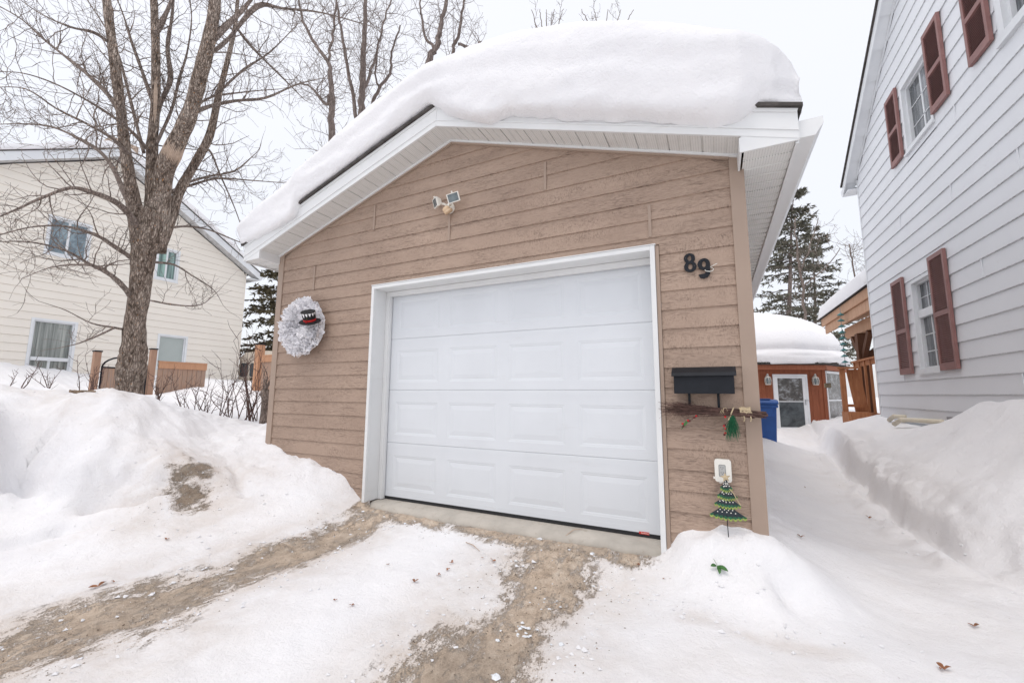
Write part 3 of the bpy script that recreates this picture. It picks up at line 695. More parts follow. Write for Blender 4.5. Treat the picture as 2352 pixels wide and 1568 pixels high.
def snow_profile(s):
    zb, zt, b, y0 = zbf(s), interp(s, ks, ztk), bf(s), front0(s)
    if s > -.94 and s < .86: zb = max(zb, roofz(s) + .190 - .12 * max(0, float(fbm(np.array([s * 2.6]), np.array([3.]), 77, 3)[0]) + .12))
    H = zt - zb
    P = [(y0 + .10, zb + .015), (y0, zb), (y0 - b * .6, zb + .06 * min(1, H / .3)), (y0 - b * .86, zb + .34 * H), (y0 - b * .92, zb + .68 * H), (y0 + .13, zb + .93 * H), (.25, zt), (.8, zt + .01), (2.2, zt - .03), (4.5, zt - .06), (6.6, zt - .1), (7.4, zt - .1), (7.7, zt - .3), (7.75, zb + .1)]
    P = np.array(P); Q = np.vstack([2 * P[0] - P[1], P, 2 * P[-1] - P[-2]]); out = []
    for i in range(len(P) - 1):
        m = 7 if i < 7 else 5
        for t in np.arange(m) / m:
            p0, p1, p2, p3 = Q[i:i + 4]; out.append(.5 * (2 * p1 + (p2 - p0) * t + (2 * p0 - 5 * p1 + 4 * p2 - p3) * t * t + (3 * p1 - p0 - 3 * p2 + p3) * t ** 3))
    out.append(P[-1]); return np.array(out)
S = np.concatenate([np.linspace(-1.91, 3.45, 210), np.linspace(3.46, 3.65, 14)])
rows = [snow_profile(s) for s in S]; A = np.array(rows)             # (ns, np, 2)
xs_ = np.repeat(S[:, None], A.shape[1], 1); ys_ = A[:, :, 0].copy(); zs_ = A[:, :, 1].copy(); H_ = np.linspace(0, 1, A.shape[1])[None, :]
frontw = np.clip((1.0 - ys_) / 1.0, 0, 1)
lay = np.sin((zs_ + SLP * np.abs(xs_ - PX_) * .8) * 30 + fbm(xs_ * 1.2, zs_ * 3, 5, 3) * 4.0) * .006 * frontw
ys_ += (fbm(xs_ * 1.1, zs_ * 3, 7, 3) * .014 + fbm(xs_ * 9, zs_ * 18, 8, 4) * .008) * frontw + lay
edge = np.clip(1 - np.arange(A.shape[1])[None, :] / 14.0, 0, 1)
zs_ += (fbm(xs_ * 6, xs_ * 0, 13, 5) * .05 - .01) * edge * ((xs_ > .95) | (xs_ < -.98)) + fbm(xs_ * .9, ys_ * .9, 15, 2) * .012 * (1 - edge)
xs_ += (xs_ > 3.2) * fbm(ys_ * 4, zs_ * 6, 17, 4) * .035 * np.clip((xs_ - 3.2) / .3, 0, 1)
ns, npn = xs_.shape; V = np.stack([xs_, ys_, zs_], -1).reshape(-1, 3)
F = [(i * npn + j, (i + 1) * npn + j, (i + 1) * npn + j + 1, i * npn + j + 1) for i in range(ns - 1) for j in range(npn - 1)]
F.append(tuple(range(npn))); F.append(tuple((ns - 1) * npn + j for j in range(npn - 1, -1, -1)))
# underside following the shingles
sm = MB(); sm.add(V, F)
sn = sm.build('roof_snow', M['snow'], None, smooth=True)
tag(sn, 'thick rounded slab of snow overhanging the front edge of the tan garage roof', 'snow')

# ------------------------------------------------------------------ small things on and by the garage
# snowman-hat wreath
wr = thing('wreath', 'fluffy white mesh wreath with a small black top hat hanging on the garage wall', 'wreath', (-1.03, -.02, 1.775))
rw = random.Random(3); mb = MB(); wc = Vector((-1.03, -.075, 1.765))
for k in range(900):
    a = rw.uniform(0, 2 * math.pi); rr = .20 + rw.gauss(0, .075); ph = rw.uniform(-2.6, .6)
    rx, rz_ = 1.05, 1.0
    r0 = min(max(rr, .035), .29)
    c = wc + Vector((math.cos(a) * r0 * rx, -.055 * math.cos((r0 - .19) / .12 * 1.4) - rw.uniform(0, .03), math.sin(a) * r0 * rz_))
    out = Vector((math.cos(a) * (r0 - .17) * 5, -1, math.sin(a) * (r0 - .17) * 5)) + Vector((rw.gauss(0, .5), rw.gauss(0, .2), rw.gauss(0, .5))); out.normalize()
    side = out.orthogonal().normalized(); side = (Matrix.Rotation(rw.uniform(0, 6.28), 3, out) @ side); u2 = out.cross(side)
    s_ = rw.uniform(.024, .052); n = 9; pr = None; V = []; rad0 = s_ * .35
    arc = rw.uniform(3.4, 5.6)
    for q in range(n):
        t = arc * q / (n - 1); wv = .22 * math.sin(t * 5 + k)
        d1 = side * math.cos(t) + u2 * math.sin(t)
        V.append(c + d1 * rad0 - out * s_ * .5); V.append(c + d1 * s_ * (1 + wv) + out * s_ * (.55 + wv))
    mb.add(V, [(2 * q, 2 * q + 1, 2 * q + 3, 2 * q + 2) for q in range(n - 1)])
mb.build('ruffle', M['tulle'], wr)
MB().lathe([(.26, 0), (.265, .012), (.2, .02), (.06, .02), (.03, .012)], (-1.03, -.015, 1.765), 30, (0, -1, 0)).build('backing', M['tulle'], wr, smooth=True)
hat_ax = Vector((.22, -.46, .86)).normalized(); hc = Vector(on(1, -.215, 712, 738))
hat = MB().lathe([(.105, -.004), (.108, 0), (.105, .006), (.060, .010), (.062, .03), (.072, .105), (.070, .112)], hc, 22, hat_ax).build('top_hat', M['felt'], wr)
MB().lathe([(.0625, .011), (.0635, .032), (.0625, .033)], hc, 22, hat_ax).build('hat_band', M['hatred'], hat)
sb = MB()
for k in range(14):
    a = k / 14 * 2 * math.pi; sd_ = hat_ax.orthogonal().normalized(); d1 = Matrix.Rotation(a, 3, hat_ax) @ sd_; tn = hat_ax.cross(d1)
    L = rw.uniform(.015, .045); p = hc + d1 * .0735 + hat_ax * .106
    sb.add([p - tn * .013, p + tn * .013, p + tn * .003 - hat_ax * L - d1 * .004, p - tn * .003 - hat_ax * L - d1 * .004], [(0, 1, 2, 3)])
sb.build('frost_drips', M['tulle'], hat)
lf = MB(); p = hc + Vector((.02, -.068, .0))
for a in (-.5, .4, 1.2):
    d1 = Vector((math.sin(a) * .5, -.1, math.cos(a))).normalized(); q = Vector((math.cos(a), 0, -math.sin(a) * .5)) * .010
    lf.add([p, p + d1 * .022 + q, p + d1 * .045, p + d1 * .022 - q], [(0, 1, 2, 3)])
lf.build('holly_leaf', M['gold'], hat)
bb = MB(); [bb.ball(p + Vector((dx, -.01, dz)), .006) for dx, dz in ((0, -.012), (.012, -.02), (-.011, -.016), (.022, -.03))]
bb.build('berries', M['berry'], hat, smooth=True)

# twin floodlight with motion sensor
fl = thing('floodlight', 'white twin floodlight with yellowed motion sensor high on the tan gable', 'floodlight', (.85, 0, 2.83))
MB().lathe([(.052, 0), (.055, .012), (.045, .028), (.02, .034)], (.86, -.012, 2.80), 20, (0, -1, 0)).build('mounting_plate', M['white_pl'], fl, smooth=False)
def lamp_head(c, ax, side, up, w_, h_):
    ax = Vector(ax).normalized(); side = Vector(side); side = (side - ax * side.dot(ax)).normalized(); upv = side.cross(ax).normalized()
    if upv.z < 0: upv = -upv
    def P(i, j, k): return Vector(c) + side * i + upv * j + ax * k
    m = MB(); vs = [P(i * w_ / 2 * s, j * h_ / 2 * s, k) for k, s in ((-.045, .55), (-.01, .92), (0, 1.0), (.012, 1.0)) for i, j in ((-1, -1), (1, -1), (1, 1), (-1, 1))]
    fs = [(3, 2, 1, 0)] + [(a * 4 + q, a * 4 + (q + 1) % 4, a * 4 + 4 + (q + 1) % 4, a * 4 + 4 + q) for a in range(3) for q in range(4)]
    iw = .84; vs += [P(i * w_ / 2 * iw, j * h_ / 2 * iw, .012) for i, j in ((-1, -1), (1, -1), (1, 1), (-1, 1))]
    fs += [(12 + q, 12 + (q + 1) % 4, 16 + (q + 1) % 4, 16 + q) for q in range(4)]
    m.add(vs, fs); b0 = P(0, h_ / 2, .005); m.tube([b0, b0 + upv * .018], .007, 8)
    o = m.build('lamp_head', M['white_pl'], fl)
    g = MB(); g.add([P(i * w_ / 2 * .85, j * h_ / 2 * .85, .008) for i, j in ((-1, -1), (1, -1), (1, 1), (-1, 1))], [(0, 1, 2, 3)]); g.build('lens', M['glass_dark'], o)
lamp_head((.965, -.115, 2.845), (.22, -.9, -.35), (1, .25, .22), None, .12, .085)
lamp_head((.755, -.10, 2.845), (-.62, -.72, -.30), (.75, -.6, -.12), None, .12, .085)
MB().tube([(.86, -.03, 2.81), (.82, -.06, 2.835), (.78, -.08, 2.84)], .011, 8).tube([(.86, -.03, 2.81), (.90, -.07, 2.83), (.945, -.095, 2.84)], .011, 8).build('arm', M['white_pl'], fl, smooth=True)
MB().lathe([(.0, -.045), (.026, -.042), (.036, -.02), (.037, .005), (.03, .02), (.012, .026), (.0, .027)], (.865, -.085, 2.765), 18, (-.25, -.55, .6)).lathe([(.040, -.03), (.043, -.02), (.041, -.008), (.036, -.006)], (.875, -.08, 2.760), 18, (-.35, -.35, .7)).build('motion_sensor', M['cream_pl'], fl, smooth=True)

# house numbers, outlined and cut with their counters
def oval(cx, cz, rx, rz_, n=28, a0=0, a1=2 * math.pi):
    return [(cx + rx * math.cos(a0 + (a1 - a0) * i / n), cz + rz_ * math.sin(a0 + (a1 - a0) * i / n)) for i in range(n + (0 if a1 - a0 > 6.28 else 1))]
def ring(mb, outer, inner, y0, y1):
    n = len(outer)
    vs = [(x, y0, z_) for x, z_ in outer] + [(x, y0, z_) for x, z_ in inner] + [(x, y1, z_) for x, z_ in outer] + [(x, y1, z_) for x, z_ in inner]
    fs = []
    for i in range(n):
        j = (i + 1) % n; fs += [(i, j, n + j, n + i), (2 * n + i, 2 * n + j, j, i), (n + i, n + j, 3 * n + j, 3 * n + i)]
    mb.add(vs, fs)
d8 = thing('house_number', 'dark metal numeral 8, the upper left digit beside the garage door', 'house number', (2.95, -.013, 1.97), 'house number digits')
m8 = MB(); ring(m8, oval(2.949, 2.006, .037, .036), oval(2.949, 2.006, .0125, .020), -.024, -.013); ring(m8, oval(2.952, 1.943, .041, .040), oval(2.952, 1.944, .0145, .023), -.0245, -.0135)
m8.build('digit', M['black'], d8); [MB().lathe([(.004, 0), (.004, .002)], q_, 8, (0, -1, 0)).build('screw', M['shingle'], d8) for q_ in ((2.925, -.0245, 2.008), (2.981, -.025, 1.945))]
d9 = thing('house_number', 'dark metal numeral 9 hanging lower with a white cable tie around it', 'house number', (3.04, -.013, 1.91), 'house number digits')
m9 = MB(); ring(m9, oval(3.040, 1.950, .040, .042), oval(3.041, 1.950, .0125, .023), -.024, -.013)
arc = [(3.080, 1.955), (3.080, 1.90), (3.077, 1.875), (3.060, 1.852), (3.036, 1.846), (3.012, 1.854), (3.003, 1.878)]; arc_i = [(3.049, 1.93), (3.049, 1.90), (3.049, 1.892), (3.046, 1.882), (3.036, 1.880), (3.028, 1.880), (3.020, 1.879)]
vs = [(x, y, z_) for y in (-.0247, -.0137) for x, z_ in arc + arc_i]; n = 7; fs = []
for i in range(n - 1): fs += [(i, i + 1, n + i + 1, n + i), (2 * n + i, 3 * n + i, 3 * n + i + 1, 2 * n + i + 1), (i, 2 * n + i, 2 * n + i + 1, i + 1), (n + i, n + i + 1, 3 * n + i + 1, 3 * n + i)]
m9.add(vs, fs); m9.build('digit', M['black'], d9)
MB().tube([(3.045, -.03, 1.905), (3.055, -.034, 1.893), (3.078, -.036, 1.888), (3.095, -.03, 1.893), (3.10, -.02, 1.908), (3.09, -.012, 1.92), (3.078, -.02, 1.922), (3.10, -.03, 1.930), (3.125, -.034, 1.940)], .0028, 6).build('cable_tie', M['white_pl'], d9, smooth=True)

# letter box
mx = thing('mailbox', 'long black metal letter box on the wall strip right of the door', 'mailbox', (3.0, -.02, 1.13))
MB().prism([(-.016, 1.042), (-.118, 1.042), (-.112, 1.165), (-.016, 1.185)], 0, 2.815, 3.182).build('box_body', M['black'], mx, bevel=.003)
MB().prism([(-.014, 1.225), (-.05, 1.222), (-.125, 1.182), (-.135, 1.160), (-.131, 1.158), (-.119, 1.176), (-.048, 1.212), (-.014, 1.214)], 0, 2.803, 3.196).build('lid', M['black'], mx, bevel=.0015)
for x in (2.905, 3.085):
    MB().bar((x, -.03, 1.044), (x, -.03, .925), .016, .006, (0, 1, 0)).bar((x, -.03, .925), (x, -.075, .912), .016, .006).bar((x, -.075, .912), (x, -.085, .94), .016, .006, (0, 1, 0)).build('newspaper_hook', M['black'], mx)

# bundle of twigs resting on the hooks
rt = random.Random(5)
tw = thing('twig_bundle', 'bundle of brown twigs tied with burlap lying across the hooks under the black letter box', 'twig bundle', (3.03, -.07, .925))
mb = MB()
for k in range(105):
    z0, y0 = rt.gauss(.932, .007), rt.gauss(-.072, .012); spread = rt.gauss(0, 1)
    x1 = rt.uniform(2.72, 2.9); pts = []
    for q in range(8):
        t = q / 7; x = 3.34 - rt.uniform(0, .02) + (x1 - 3.34) * t
        if q == 0: x = rt.uniform(3.28, 3.36)
        f_ = max(0, t - .35) ** 1.3
        pts.append((x, y0 + rt.gauss(0, .0025) - abs(rt.gauss(0, .012)) * f_, z0 - .004 + spread * (.006 + .032 * f_) + rt.gauss(0, .003) + .012 * t - .018 * (1 - t)))
    mb.tube(pts, [.0030 * (1 - t_ / 8.) * rt.uniform(.6, 1.1) + .0008 for t_ in range(8)], 4)
    if k % 2:
        for _ in range(2):
            b_ = Vector(pts[rt.randint(4, 6)]); mb.tube([b_, b_ + Vector((-rt.uniform(.02, .05), rt.gauss(0, .01), rt.gauss(0, .02))), b_ + Vector((-rt.uniform(.06, .11), rt.gauss(0, .015), rt.gauss(0, .035)))], [.0012, .0009, .0005], 3)
mb.build('twigs', M['twig'], tw)
bu = MB(); n = 14; V = []
for i in range(5):
    x = 3.205 + i * .016
    for k in range(n):
        a = 2 * math.pi * k / n; r_ = .024 + .005 * math.sin(3 * a + i * 2) + rt.uniform(0, .004)
        V.append((x + rt.gauss(0, .002) - .006 * math.sin(a), -.073 + r_ * math.cos(a), .926 + r_ * 1.15 * math.sin(a)))
bu.add(V, [(i * n + k, i * n + (k + 1) % n, (i + 1) * n + (k + 1) % n, (i + 1) * n + k) for i in range(4) for k in range(n)])
bu.build('burlap_wrap', M['straw'], tw)
st = MB()
st.tube([(3.17, -.10, .955), (3.155, -.105, .92), (3.15, -.10, .90), (3.135, -.102, .872)], .0045, 6)
for k in range(3): st.tube([(3.12 - .01 * k + .012 * math.cos(a_), -.10, .93 + .022 * math.sin(a_ + k)) for a_ in np.linspace(0, 5, 9)], .0013, 4)
for x in (3.225, 3.262): st.tube([(x, -.10, .90), (x + .003, -.104, .885), (x - .002, -.102, .868)], .0035, 5)
st.build('twine', M['straw'], tw)
br = MB(); br.tube([(2.955, -.09, .90), (2.92, -.093, .875), (2.885, -.095, .845), (2.85, -.09, .815)], .002, 5)
brs = br.build('berry_stem', M['twig'], tw)
bb = MB(); db_ = MB()
for x, z_, k in ((2.945, .894, 0), (2.933, .884, 1), (2.893, .862, 0), (2.903, .860, 1), (2.858, .840, 0), (2.862, .824, 1), (3.118, .893, 0), (3.112, .842, 1), (3.108, .834, 0), (3.116, .818, 0), (3.114, .790, 0), (3.107, .779, 1)):
    (db_ if k else bb).ball((x, -.098, z_), .0072, 10)
bb.build('red_berries', M['berry'], tw, smooth=True); db_.build('dark_berries', M['dark_berry'], tw, smooth=True)
lf = MB(); lf.add([(2.895, -.094, .862), (2.888, -.098, .842), (2.868, -.098, .822), (2.845, -.094, .795), (2.866, -.098, .84), (2.880, -.097, .86)], [(0, 1, 2, 3, 4, 5)]); lf.build('leaf', M['green_leaf'], tw)
pn = MB()
for k in range(150):
    a = rt.gauss(-.05, .22); L = rt.uniform(.08, .145); x0, z0 = 3.158 + rt.gauss(0, .008), .90 + rt.uniform(-.03, .01)
    p0 = Vector((x0, -.095 + rt.gauss(0, .008), z0)); p1 = p0 + Vector((math.sin(a) * L * .6, -.01, -L * .55)); p2 = p0 + Vector((math.sin(a) * L * .9, -.004, -L))
    pn.tube([p0, p1, p2], [.0011, .0011, .0005], 3, False)
pn.build('pine_sprig', M['pine_needle'], tw)

# weatherproof outlet
ot = thing('outdoor_outlet', 'off-white weatherproof outlet cover low on the tan wall', 'outlet', (3.09, -.013, .543))
def rrect(x0, x1, z0, z1, r, n=5):
    out = []
    for cx, cz, a0 in ((x1 - r, z1 - r, 0), (x0 + r, z1 - r, 90), (x0 + r, z0 + r, 180), (x1 - r, z0 + r, 270)):
        for k in range(n + 1): a = math.radians(a0 + 90 * k / n); out.append((cx + r * math.cos(a), cz + r * math.sin(a)))
    return out
mo = MB(); mo.prism(rrect(3.038, 3.137, .470, .616, .018), 1, -.052, -.012); oc = mo.build('cover', M['white_pl'], ot, bevel=.003)
MB().prism(rrect(3.062, 3.104, .505, .582, .007), 1, -.0535, -.051).build('clear_window', simple('smoky_plastic', (.30, .31, .30), .25, .15, 30), oc)
rc = MB(); rc.prism(rrect(3.067, 3.099, .512, .577, .004), 1, -.0545, -.0532); ro = rc.build('receptacle', simple('grey_receptacle', (.42, .42, .41), .5), oc)
sl_ = MB()
for z_ in (.560, .528): sl_.box(3.074, 3.0765, -.0552, -.054, z_, z_ + .009); sl_.box(3.087, 3.0895, -.0552, -.054, z_, z_ + .008); sl_.ball((3.082, -.0545, z_ - .006), .0022, 8)
sl_.build('slots', M['rubber'], ro)
MB().box(3.028, 3.04, -.045, -.025, .488, .50).box(3.062, 3.078, -.045, -.025, .462, .471).build('latch', M['white_pl'], ot)

# painted metal christmas tree on a stake
xt = thing('tree_ornament', 'painted metal christmas tree on a stake with white dots and a straw star', 'garden ornament', (3.09, -.1, .2))
def tier(cx, ztop, zbot, wl, wr_, n, y):
    """jagged tier outline: green body and yellow tips"""
    body, tips = [], []
    bot = []
    for i in range(n + 1):
        t = i / n; x = cx - wl + (wl + wr_) * t; sag = -.35 * (1 - (2 * t - 1) ** 2) * .05
        bot.append((x, zbot + sag))
    body = [(cx - .006, ztop), (cx + .006, ztop), (cx + wr_ * .45, ztop - (ztop - zbot) * .55)] + [(x, z_) for x, z_ in reversed(bot)] + [(cx - wl * .45, ztop - (ztop - zbot) * .55)]
    for i in range(n):
        (x0, z0), (x1, z1) = bot[i], bot[i + 1]; xm, zm = (x0 + x1) / 2, (z0 + z1) / 2
        tips.append([(x0, z0 + .004), (x0 + (x1 - x0) * .2, zm - .010), (xm, zm - .014), (x0 + (x1 - x0) * .8, zm - .010), (x1, z1 + .004)])
    return body, tips
gb, gm, gy_ = MB(), MB(), MB(); dots = MB()
specs = [(3.099, .503, .449, .034, .036, 6, -.118), (3.097, .462, .398, .052, .064, 8, -.113), (3.095, .412, .346, .070, .084, 8, -.108), (3.092, .362, .275, .098, .116, 8, -.103)]
def thick(mb_, poly, y, th=.0025): mb_.prism(poly, 1, y, y + th)
for cx, zt_, zb_, wl, wr_, n, y in specs:
    body, tips = tier(cx, zt_, zb_, wl, wr_, n, y); thick(gb, body, y)
    for tp in tips:
        thick(gy_, tp, y - .0005, .002); xm = (tp[0][0] + tp[-1][0]) / 2; zc = (tp[0][1] + tp[-1][1]) / 2; w2 = (tp[-1][0] - tp[0][0]) / 2
        toward = Vector((cx - xm, 0, zt_ - zc)).normalized() * .012
        gm.prism([(xm - w2, zc + .003), (xm, zc - .007), (xm + w2, zc + .003), (xm + w2 * .5 + toward.x, zc + toward.z), (xm - w2 * .5 + toward.x, zc + toward.z)], 1, y - .0012, y - .0006)
    hh = zt_ - zb_
    for r_ in range(4):
        zz = zt_ - hh * (.25 + .17 * r_); hw = (wl + wr_) / 2 * (.12 + .16 * r_); m_ = 1 + r_ + (n > 6)
        for q in range(m_):
            x = cx + (-hw + 2 * hw * (q + .5) / m_) + (wr_ - wl) / 2 * .3 + rt.gauss(0, .002); c_ = (x, y - .0015, zz + rt.gauss(0, .002))
            dots.lathe([(.0036, 0), (.0036, .0008)], c_, 8, (0, -1, 0))
tb = gb.build('tree_body', simple('blackish_green_paint', (.012, .022, .030), .5, .4, 40), xt)
gm.build('green_fringe', simple('bright_green_paint', (.01, .10, .045), .5, .35, 40), xt)
gy_.build('yellow_tips', simple('lime_paint', (.28, .36, .08), .5, .3, 40), xt)
dots.build('dots', M['white_pl'], tb)
sg = MB(); pts = []
for k in range(10): a = math.pi / 2 + k * math.pi / 5 + .12; r_ = .030 if k % 2 == 0 else .013; pts.append((3.099 + r_ * math.cos(a), .515 + r_ * math.sin(a)))
sg.prism(pts, 1, -.128, -.120); sg.build('star', M['straw'], xt)
MB().tube([(3.094, -.102, .28), (3.096, -.10, .2), (3.098, -.10, .08)], .003, 6).build('stake', M['black'], xt)
MB().tube([(3.118, -.124, .447), (3.14, -.126, .42), (3.155, -.125, .388), (3.175, -.124, .352)], .0030, 5).build('twine', M['straw'], xt)

def leafmesh(mb, c, d, L, W_, nrm=(0, 0, 1), curl=.2):
    c, d, nrm = Vector(c), Vector(d).normalized(), Vector(nrm).normalized(); s_ = d.cross(nrm).normalized(); nrm = s_.cross(d)
    V = []; m = 5
    for i in range(m + 1):
        t = i / m; w_ = W_ * math.sin(math.pi * min(.97, t * .92 + .05)) ** .8; p = c + d * L * t + nrm * (curl * L * math.sin(t * 2.6) * .6)
        V += [p - s_ * w_ + nrm * w_ * .5, p, p + s_ * w_ + nrm * w_ * .5]
    mb.add(V, [f for i in range(m) for f in ((i * 3, i * 3 + 1, i * 3 + 4, i * 3 + 3), (i * 3 + 1, i * 3 + 2, i * 3 + 5, i * 3 + 4))])
pb = on(1, -.30, 1650, 1255); zg = gz(pb[0], -.30)
sp_ = thing('leaf_sprig', 'sprig with three green leaves dropped on the snow mound below the metal tree', 'leaf sprig', (pb[0], -.3, zg))
base = Vector((pb[0] - .01, -.28, zg + .035)); mb = MB()
leafmesh(mb, base, (.9, -.35, -.25), .06, .013, (0, -.6, .8)); leafmesh(mb, base + Vector((-.005, 0, 0)), (-.8, -.3, -.1), .035, .011, (0, -.6, .8)); leafmesh(mb, base, (.15, -.75, -.6), .05, .012, (.3, -.4, .8))
mb.build('leaves', M['green_leaf'], sp_); MB().tube([base + Vector((.01, 0, 0)), base, base + Vector((-.02, .02, .03))], .0012, 4).build('stem', M['green_leaf'], sp_)

# fallen leaves, twigs and bits of ice on the drive and path (each its own thing)
spots = [(226, 1348, 'dead leaf curled on the snow left of the left tyre track, the largest there', .045), (262, 1338, 'small crumpled leaf just right of the large curled leaf on the left snow', .02),
    (892, 1298, 'small brown leaf on the snow strip nearest the left wheel track', .016), (1038, 1294, 'brown leaf on the middle snow strip closest to the sill', .022), (1028, 1310, 'reddish leaf just below another on the middle snow strip', .018),
    (1008, 1322, 'curled dark leaf on the middle of the snow strip between the tracks', .02), (952, 1338, 'orange leaf pair left on the middle snow strip', .028), (808, 1392, 'lone small leaf on the lower left of the middle snow strip', .018),
    (1132, 1290, 'flaky tan leaf near the right track edge by the sill', .026), (1535, 1332, 'orange brown leaf at the foot of the snow mound right of the door', .035), (1468, 1300, 'dark leaf on grit just below the right end of the sill', .024),
    (1110, 1282, 'thin dead leaf on the snow fringe beside the sill grit', .018), (1850, 1120, 'tiny red leaf on the trodden path left side', .02), (1948, 1112, 'dark leaf crumb in the hollow of the right snow bank', .02),
    (1995, 1190, 'orange leaf on the right edge of the trodden path', .03), (2075, 1208, 'brown leaf caught on the lump at the foot of the right bank', .025), (2180, 1300, 'orange leaf on the lower right of the path', .03),
    (2238, 1440, 'orange leaf lying on smooth snow in the lower right corner area', .026), (2170, 1540, 'brown leaf near the bottom right edge of the snow', .03), (380, 1240, 'small dark clod on the snow below the dirt patch', .03),
    (700, 1238, 'thin brown leaf on the left wheel track', .02), (770, 1380, 'tan leaf flake low on the middle snow strip', .014), (1840, 1235, 'small twig crumb on the path beside the garage corner', .03)]
for i, (u, v, lb, L) in enumerate(spots):
    p = on(2, -.14, u, v)
    for _ in range(6):
        z_ = gz(p[0], p[1]); p = on(2, z_, u, v)
    mb = MB(); a = R.uniform(0, 6.28)
    for q in range(R.choice((2, 3, 3))):
        aa = a + q * 2.1 + R.uniform(-.4, .4)
        leafmesh(mb, (p[0], p[1], p[2] + .006), (math.cos(aa), math.sin(aa), R.uniform(.1, .5)), L, L * .3, (R.gauss(0, .3), R.gauss(0, .3), 1), R.uniform(-.2, .5))
    tag(mb.build('fallen_leaf', M['brown_leaf']), lb, 'leaf', 'fallen leaves and litter on the snow')
ice = [(1240, 1238, .022, 'lump of clear ice nearest the middle of the sill'), (1308, 1262, .012, 'small ice chip below the sill beside larger chips'), (1345, 1258, .015, 'white ice chip just under the right half of the sill'), (1360, 1272, .026, 'flat broad shard of ice lying on grit near the sill'),
    (1385, 1264, .012, 'rounded ice bead close against the right end of the sill'), (1210, 1248, .012, 'tiny ice chip left of the ice lump on the grit'), (1186, 1450, .04, 'crumbly white patch of ice in the middle of the centre track'), (1290, 1480, .02, 'ice pebble on the right edge of the centre track'),
    (1265, 1385, .03, 'jagged strip of ice along the right edge of the centre track'), (1230, 1350, .014, 'small curved shard standing on the centre track'), (930, 1202, .016, 'grey ice lump by the left end of the sill'), (1140, 1555, .02, 'ice pebble at the bottom edge of the picture in the centre track')]
for u, v, r_, lb in ice:
    p = on(2, -.16, u, v)
    for _ in range(6): p = on(2, gz(p[0], p[1]), u, v)
    mb = MB()
    for q in range(1 if r_ < .02 else (5 if r_ < .03 else 22)):
        o_ = r_ * 1.3 * (q > 0); rr = r_ * (1 if q == 0 and r_ < .03 else R.uniform(.12, .38)); n0 = len(mb.v)
        mb.ball((p[0] + R.gauss(0, 1) * o_, p[1] + R.gauss(0, 1) * o_, p[2] + rr * .1), rr, 6, R.uniform(.7, 1.3), R.uniform(.6, 1), .35)
        for k in range(n0, len(mb.v)): x, y, z_ = mb.v[k]; mb.v[k] = (x + R.gauss(0, rr * .12), y + R.gauss(0, rr * .12), z_ + R.gauss(0, rr * .08))
    tag(mb.build('ice_chunk', M['ice']), lb, 'ice', 'ice chips around the sill and centre track')
for u0, v0, u1, v1, lb in ((1070, 1245, 1102, 1260, 'pale splinter of wood on the snow below the sill'), (1300, 1243, 1335, 1236, 'thin brown stick lying on the grit against the sill')):
    a, b = on(2, -.09, u0, v0), on(2, -.09, u1, v1)
    tag(MB().tube([(a[0], a[1], gz(a[0], a[1]) + .008), ((a[0] + b[0]) / 2, (a[1] + b[1]) / 2, max(gz(a[0], a[1]), gz(b[0], b[1])) + .012), (b[0], b[1], gz(b[0], b[1]) + .008)], [.003, .004, .002], 5).build('stick', M['barewood']), lb, 'stick')
pa = Dp(185, 916, 4.5); zg = gz(pa[0], pa[1])
bd = MB(); 
for k in range(26):
    a = Vector((pa[0], pa[1], zg)); d1 = Vector(RM @ np.array([1, 0, 0])); q = R.uniform(-.11, .09); bd.bar(a + d1 * q + Vector((0, R.gauss(0, .02), R.uniform(.0, .035))), a + d1 * (q + R.uniform(.04, .10)) + Vector((0, R.gauss(0, .02), R.uniform(.0, .03))), .03, .012, (R.gauss(0, .2), 0, 1))
tag(bd.build('dirt_clod', simple('frozen_dirt', (.27, .2, .14), .95, .4, 30, .8, 90)), 'flat clod of frozen brown dirt on top of the left snow bank', 'clod')

